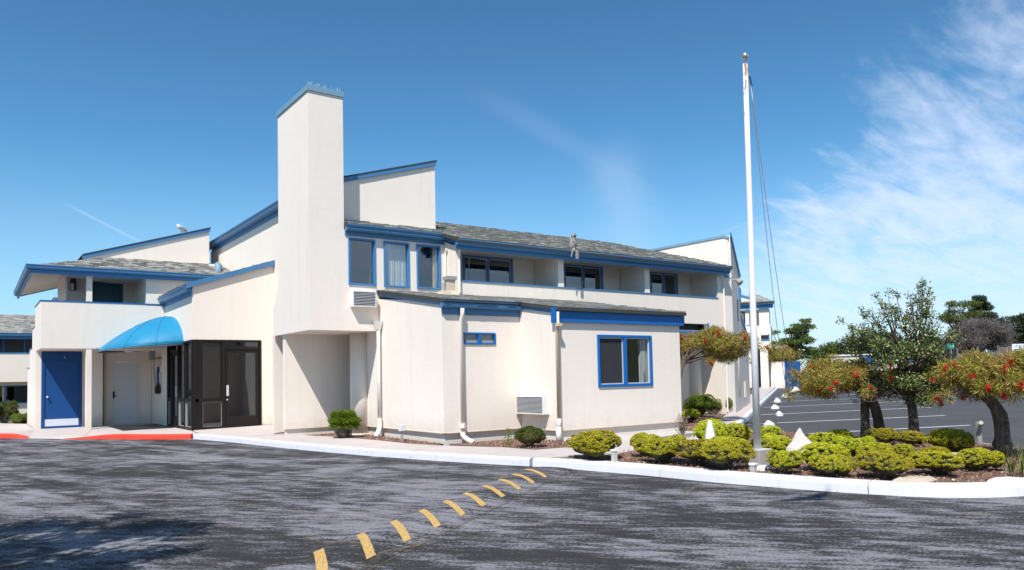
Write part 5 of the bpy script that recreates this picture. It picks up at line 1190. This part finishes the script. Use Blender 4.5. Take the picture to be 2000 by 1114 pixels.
def layered(d, x0, x1, yb, yt, seed, n=40, lean=0.0, rr=(.5, 1.1), flat=.32, shape=1.0):
    R = random.Random(seed); out = []
    for _ in range(n):
        v = R.random(); wv = (1-v)**shape*.9+.18
        x = (x0+x1)/2+(x1-x0)/2*R.uniform(-1, 1)*wv+lean*v; y = yb+(yt-yb)*v; p = acr(d+R.uniform(-1.5, 1.5), x, y); r = R.uniform(*rr); out.append((tuple(p), (r, r, r*flat)))
    return out
p = acr(70, 1548, 724)
far_tree('cypress_tree', 'green wind swept cypress behind the far motel wing', (p.x, p.y, 0), 6.5, layered(70, 1492, 1588, 696, 636, 1, 34, 4, (.45, .85), .16, .35)+layered(70, 1540, 1590, 650, 626, 2, 9, 6, (.4, .7), .16)+layered(70, 1540, 1592, 700, 650, 5, 14, 2, (.4, .7), .2), CYP, 11000, (.14, .30), (.05, .10), .28, 1, up=.5)
for k, (x0, x1, y0, d) in enumerate(((1592, 1660, 676, 92), (1630, 1715, 664, 90), (1690, 1775, 656, 88), (1750, 1840, 660, 86), (1800, 1875, 666, 84))):
    p = acr(d, (x0+x1)/2, 715); far_tree('scrub_tree', ['rounded grey green scrub tree just right of the white shed', 'dark scrub tree behind the blue roof band', 'dark scrub tree behind the left half of the tall near tree', 'dark scrub tree directly behind the tall near tree', 'dark scrub tree between the tall near tree and the bare grey tree'][k], (p.x, p.y, 0), 3.4, layered(d, x0, x1, 712, y0, 20+k, 30, 0, (.6, 1.2), .7, .5), CYPD if k else JUND, 7000, (.2, .4), (.10, .2), .2, 40+k)
p = acr(96, 1875, 690); far_tree('pine_tree', 'open crowned pine left of the pointed dark cypress on the rise', (p.x, p.y, 2.2), 7, layered(96, 1838, 1912, 628, 590, 4, 26, 4, (.5, 1.0), .35, .25), JUND, 4200, (.2, .42), (.06, .12), .26, 4)
p = acr(100, 1922, 690); far_tree('cypress_tree', 'pointed dark cypress, tallest on the rise at right', (p.x, p.y, 2.2), 9, layered(100, 1894, 1950, 642, 582, 6, 36, -8, (.4, .9), .3, .8), CYPD, 6500, (.2, .42), (.08, .16), .26, 6, up=.6)
p = acr(88, 1985, 690); far_tree('cypress_tree', 'spreading green cypress at the right edge of the picture on the rise', (p.x, p.y, 2.2), 6, layered(88, 1950, 2060, 680, 612, 8, 48, 10, (.6, 1.3), .22, .3), CYPD, 9500, (.2, .4), (.08, .16), .3, 8, up=.3)
for k, (x0, x1, y0, d, lab) in enumerate(((1930, 1985, 628, 104, 'dark rounded cypress in the gap right of the pointed dark cypress'), (1856, 1905, 640, 102, 'dark low cypress behind the left end of the bare grey tree'))):
    p = acr(d, (x0+x1)/2, 690); far_tree('cypress_tree', lab, (p.x, p.y, 2.2), 5, layered(d, x0, x1, 690, y0, 60+k, 34, 0, (.7, 1.3), .5, .4), CYPD, 8000, (.2, .42), (.08, .16), .26, 60+k, up=.4)
p = acr(78, 1915, 700); far_tree('bare_tree', 'wide grey purple leafless tree behind the board fence', (p.x, p.y, 2.0), 4.2, layered(78, 1852, 1982, 686, 632, 10, 80, 0, (.7, 1.2), .5, .42), DEAD, 26000, (.25, .55), (.018, .04), .3, 10, shell=.55, up=.5)
# fence, signs on the rise
def fence():
    t = thing('board_fence', 'weathered board fence on the rise behind the right bottlebrush', 'fence', tuple(acr(66, 1940, 700))); a, b = acr(66, 1870, 690), acr(66, 2100, 676); n = 46; dv = (b-a)/n; zt = 1.25
    tg = dv.normalized(); nn = Vector((-tg.y, tg.x, 0))
    for i in range(n):
        R = random.Random(i); p0 = a+dv*i+tg*.012; p1 = a+dv*(i+1)-tg*.012; h = (.95 if i < 16 else 1.3)+R.uniform(-.04, .05)
        z0 = min(p0.z, p1.z)-1.0
        part(MB().prism([(p0.x, p0.y, z0), (p1.x, p1.y, z0), (p1.x, p1.y, z0+h), (p0.x, p0.y, z0+h)], nn*.03), 'board', FENCEM, t)
    for i in range(0, n+1, 8):
        p0 = a+dv*i; part(MB().box(p0.x-.06, p0.x+.06, p0.y-.06, p0.y+.06, p0.z-1.1, p0.z+.45), 'post', FENCEM, t)
fence()
def facing(center): v = (Vector((0, 0, center.z))-center).normalized(); d = Vector((-v.y, v.x, 0)).normalized(); return Pl((center.x, center.y), (d.x, d.y), (v.x, v.y))
c = acr(64, 2003, 678); pl = facing(c); t = thing('banner_sign', 'white banner sign with dark slanted lettering on the fence at the right edge', 'sign', tuple(c))
part(MB().pb(pl, -.95, .95, .0, .03, c.z-.28, c.z+.28), 'panel', SIGNW, t)
m = MB(); R = random.Random(2); u = -.85
while u < .8:
    m.prism([pl(u, .031, c.z-.02), pl(u+.035, .031, c.z-.02), pl(u+.075, .031, c.z+.20), pl(u+.04, .031, c.z+.20)], Vector(pl(0, .004, 0))-Vector(pl(0, 0, 0)))
    if R.random() < .6: m.pb(pl, u+.05, u+.10, .031, .035, c.z+.15, c.z+.19)
    u += R.uniform(.09, .14)
m.pb(pl, -.8, -.35, .031, .035, c.z-.22, c.z-.13); m.pb(pl, -.25, .7, .031, .035, c.z-.20, c.z-.15)
part(m, 'lettering', SIGNT, t)
for u in (-.8, .8): part(MB().pb(pl, u-.03, u+.03, -.06, -.002, c.z-1.6, c.z+.3), 'post', GREYM, t)
c = acr(60, 1857, 676); pl = facing(c); t = thing('direction_sign', 'small green road sign with white arrow beside the tall near tree', 'sign', tuple(c))
part(MB().pb(pl, -.24, .24, .0, .02, c.z-.22, c.z+.22), 'panel', SIGNG, t); part(MB().pb(pl, -.02, .14, .021, .025, c.z-.02, c.z+.02).prism([pl(.14, .021, c.z-.09), pl(.21, .021, c.z), pl(.14, .021, c.z+.09)], Vector(pl(0, .004, 0))-Vector(pl(0, 0, 0))), 'arrow', SIGNW, t)
part(MB().pb(pl, -.025, .025, -.05, -.002, .0, c.z+.2), 'post', GREYM, t)

# ------------------------------------------------------------------ stones, small fittings
def rock(name, label, cat, base, prof, mat, seed, sx=1.0, sy=1.0, group=None, tilt=0):
    """prof: list of (radius, z, dx) rings"""
    R = random.Random(seed); n = 9; m = MB(); t0 = R.random()*6
    ang = [t0+2*PI*(i+R.uniform(-.25, .25))/n for i in range(n)]; k = [R.uniform(.82, 1.15) for _ in range(n)]
    for r, z, dx in prof:
        for i in range(n):
            q = k[i]*(1+R.uniform(-.06, .06)); m.v.append((base[0]+_r.x*(r*q*math.cos(ang[i])*sx+dx)+r*q*math.sin(ang[i])*sy*.58, base[1]+_r.y*(r*q*math.cos(ang[i])*sx+dx)+r*q*math.sin(ang[i])*sy*.81, base[2]+z+R.uniform(-.01, .01)*(z > .05)))
    for j in range(len(prof)-1):
        for i in range(n): m.f.append((j*n+i, j*n+(i+1) % n, (j+1)*n+(i+1) % n, (j+1)*n+i))
    m.f.append(tuple(range(n))[::-1]); m.f.append(tuple((len(prof)-1)*n+i for i in range(n)))
    d = tagged(label, cat, group); return m.build(name, mat, loc=base, bevel=.006, **d)
rock('standing_stone', 'large pale pointed upright rock among the junipers right of the flagpole', 'rock', (10.15, 6.72, .05), [(.19, -.05, .0), (.225, .16, .015), (.20, .27, .02), (.115, .37, -.01), (.05, .47, -.03), (.018, .55, -.03), (.006, .565, -.03)], ROCKW, 3, 1.15, .55)
rock('cone_stone', 'small white cone shaped stone left of the flagpole', 'rock', (10.35, 8.62, .1), [(.13, .0, 0), (.12, .25, 0), (.075, .42, 0), (.035, .56, 0)], KERBW, 5, .9, .9)
stones = [((17.2, 12.35), .135, 'nearest white painted stone at the head of the parking stalls'), ((21.6, 15.1), .12, 'second white painted stone along the stall heads from the flagpole'), ((25.5, 18.0), .13, 'third white painted stone along the stall heads'), ((30.8, 21.6), .16, 'fourth white painted stone along the stall heads, a shadow beside it'), ((36.8, 25.3), .17, 'fifth white painted stone along the stall heads'), ((43.6, 29.4), .19, 'sixth white painted stone along the stall heads'), ((49.6, 33.2), .22, 'farthest white painted stone along the stall heads')]
for i, ((x, y), s, lab) in enumerate(stones):
    rock('stall_stone', lab, 'stone', (x, y, 0), [(s*1.15, -.02, 0), (s*1.05, .08, 0), (s*.72, s*.9, .0), (s*.33, s*1.25, -.02), (s*.12, s*1.33, -.02)], KERBW, 20+i, 1.0, .9, 'white stones at the stall heads')
rock('flat_stone', 'flat tan stone lying in the mulch below the front junipers', 'rock', (9.22, 4.60, .09), [(.20, 0, 0), (.22, .05, 0), (.15, .085, 0)], ROCKT, 8, 1.3, .8)
rock('flat_stone', 'flat pale stone in the mulch at the right edge near the kerb', 'rock', (9.95, 3.86, .09), [(.22, 0, 0), (.23, .05, 0), (.17, .07, 0)], ROCKW, 9, 1.4, .7)
rock('white_chunk', 'broken white stone lying at the foot of the flagpole base', 'rock', (8.86, 6.52, .09), [(.12, 0, 0), (.11, .06, .02), (.05, .10, .04)], KERBW, 12, 1.1, .7)
rock('tan_chunk', 'tan stone behind the ragged juniper at right', 'rock', (11.9, 5.35, .09), [(.17, 0, 0), (.16, .07, 0), (.09, .12, 0)], ROCKT, 14, 1.2, .8)
def small_light(label, x, y, h=.19):
    t = thing('garden_light', label, 'light', (x, y, .1), 'small grey garden lights'); part(MB().box(x-.035, x+.035, y-.035, y+.035, .06, .1+h), 'box', GREYC, t, bevel=.004); part(MB().box(x-.045, x+.045, y-.045, y+.045, .101+h, .13+h), 'lid', WHITE, t, bevel=.004)
small_light('small grey post light beside the lone left juniper', 8.10, 8.63); small_light('small grey post light between the round juniper and the flagpole base', 8.62, 6.46, .11)
t = thing('wood_post', 'short grey wooden post behind the wide juniper by the lot', 'post', (14.55, 6.1, .1)); part(MB().tube([(14.55, 6.1, .05), (14.53, 6.1, .50)], [.05, .046], 8).tube([(14.5, 6.05, .44), (14.4, 6.0, .50)], .04, 6), 'shaft', GREYM, t)
t = thing('utility_box', 'small pale blue meter box on a stake at the foot of the wall', 'utility box', (7.52, 14.6, .12)); part(MB().box(7.46, 7.58, 14.55, 14.65, .36, .50), 'box', KERBG, t, bevel=.006); part(MB().box(7.50, 7.54, 14.58, 14.62, .08, .359), 'stake', GREYM, t)
# tree standing left of the camera: its shade falls on the driveway
def left_tree():
    R = random.Random(77); base = (-3.1, 4.6, 0); t = thing('shade_tree', 'leafy tree standing left of the driveway, throwing the dappled shade at lower left', 'tree', base); o = np.array(WL[t])
    crown = crown_of((-2.55, 5.95, 5.2), (1.6, 1.8, 1.35), 40, .20, .46, R, .7)+[((-1.75+.12*k, 5.1-.05*k, 5.0+.1*(k % 3)), (.22, .22, .16)) for k in range(5)]
    m = MB(); m.tube([base, (-3.0, 4.9, 1.8), (-2.8, 5.4, 3.6)], [.22, .17, .13], 10); limbs(m, (-2.8, 5.4, 3.6), crown, .13, R); part(m, 'trunk', BARK, t, smooth=True)
    quads('crown', cluster_leaves(crown, 8000, (.08, .15), (.04, .08), .45)-o, SHRUB, t)
left_tree()
# planted bank across the road behind the camera (seen mirrored in the glass)
def bank():
    n = 30000; x = rng.uniform(-35, 75, n); y = rng.uniform(-40, -19, n); z = np.clip((-14-y)/12, 0, 1)**2*5.2; hump = (np.sin(x*.9)+np.sin(x*.37+y)+np.sin(y*.8+2))*.35
    P = np.column_stack([x, y, z+rng.random(n)*np.clip(.9+hump*1.6, .1, 3.2)])
    quads('bank_shrubs', blades(P, rdir(n)+[0, 0, .4], rng.uniform(.35, .8, n), rng.uniform(.2, .45, n)), JUND, kind='stuff')
bank()
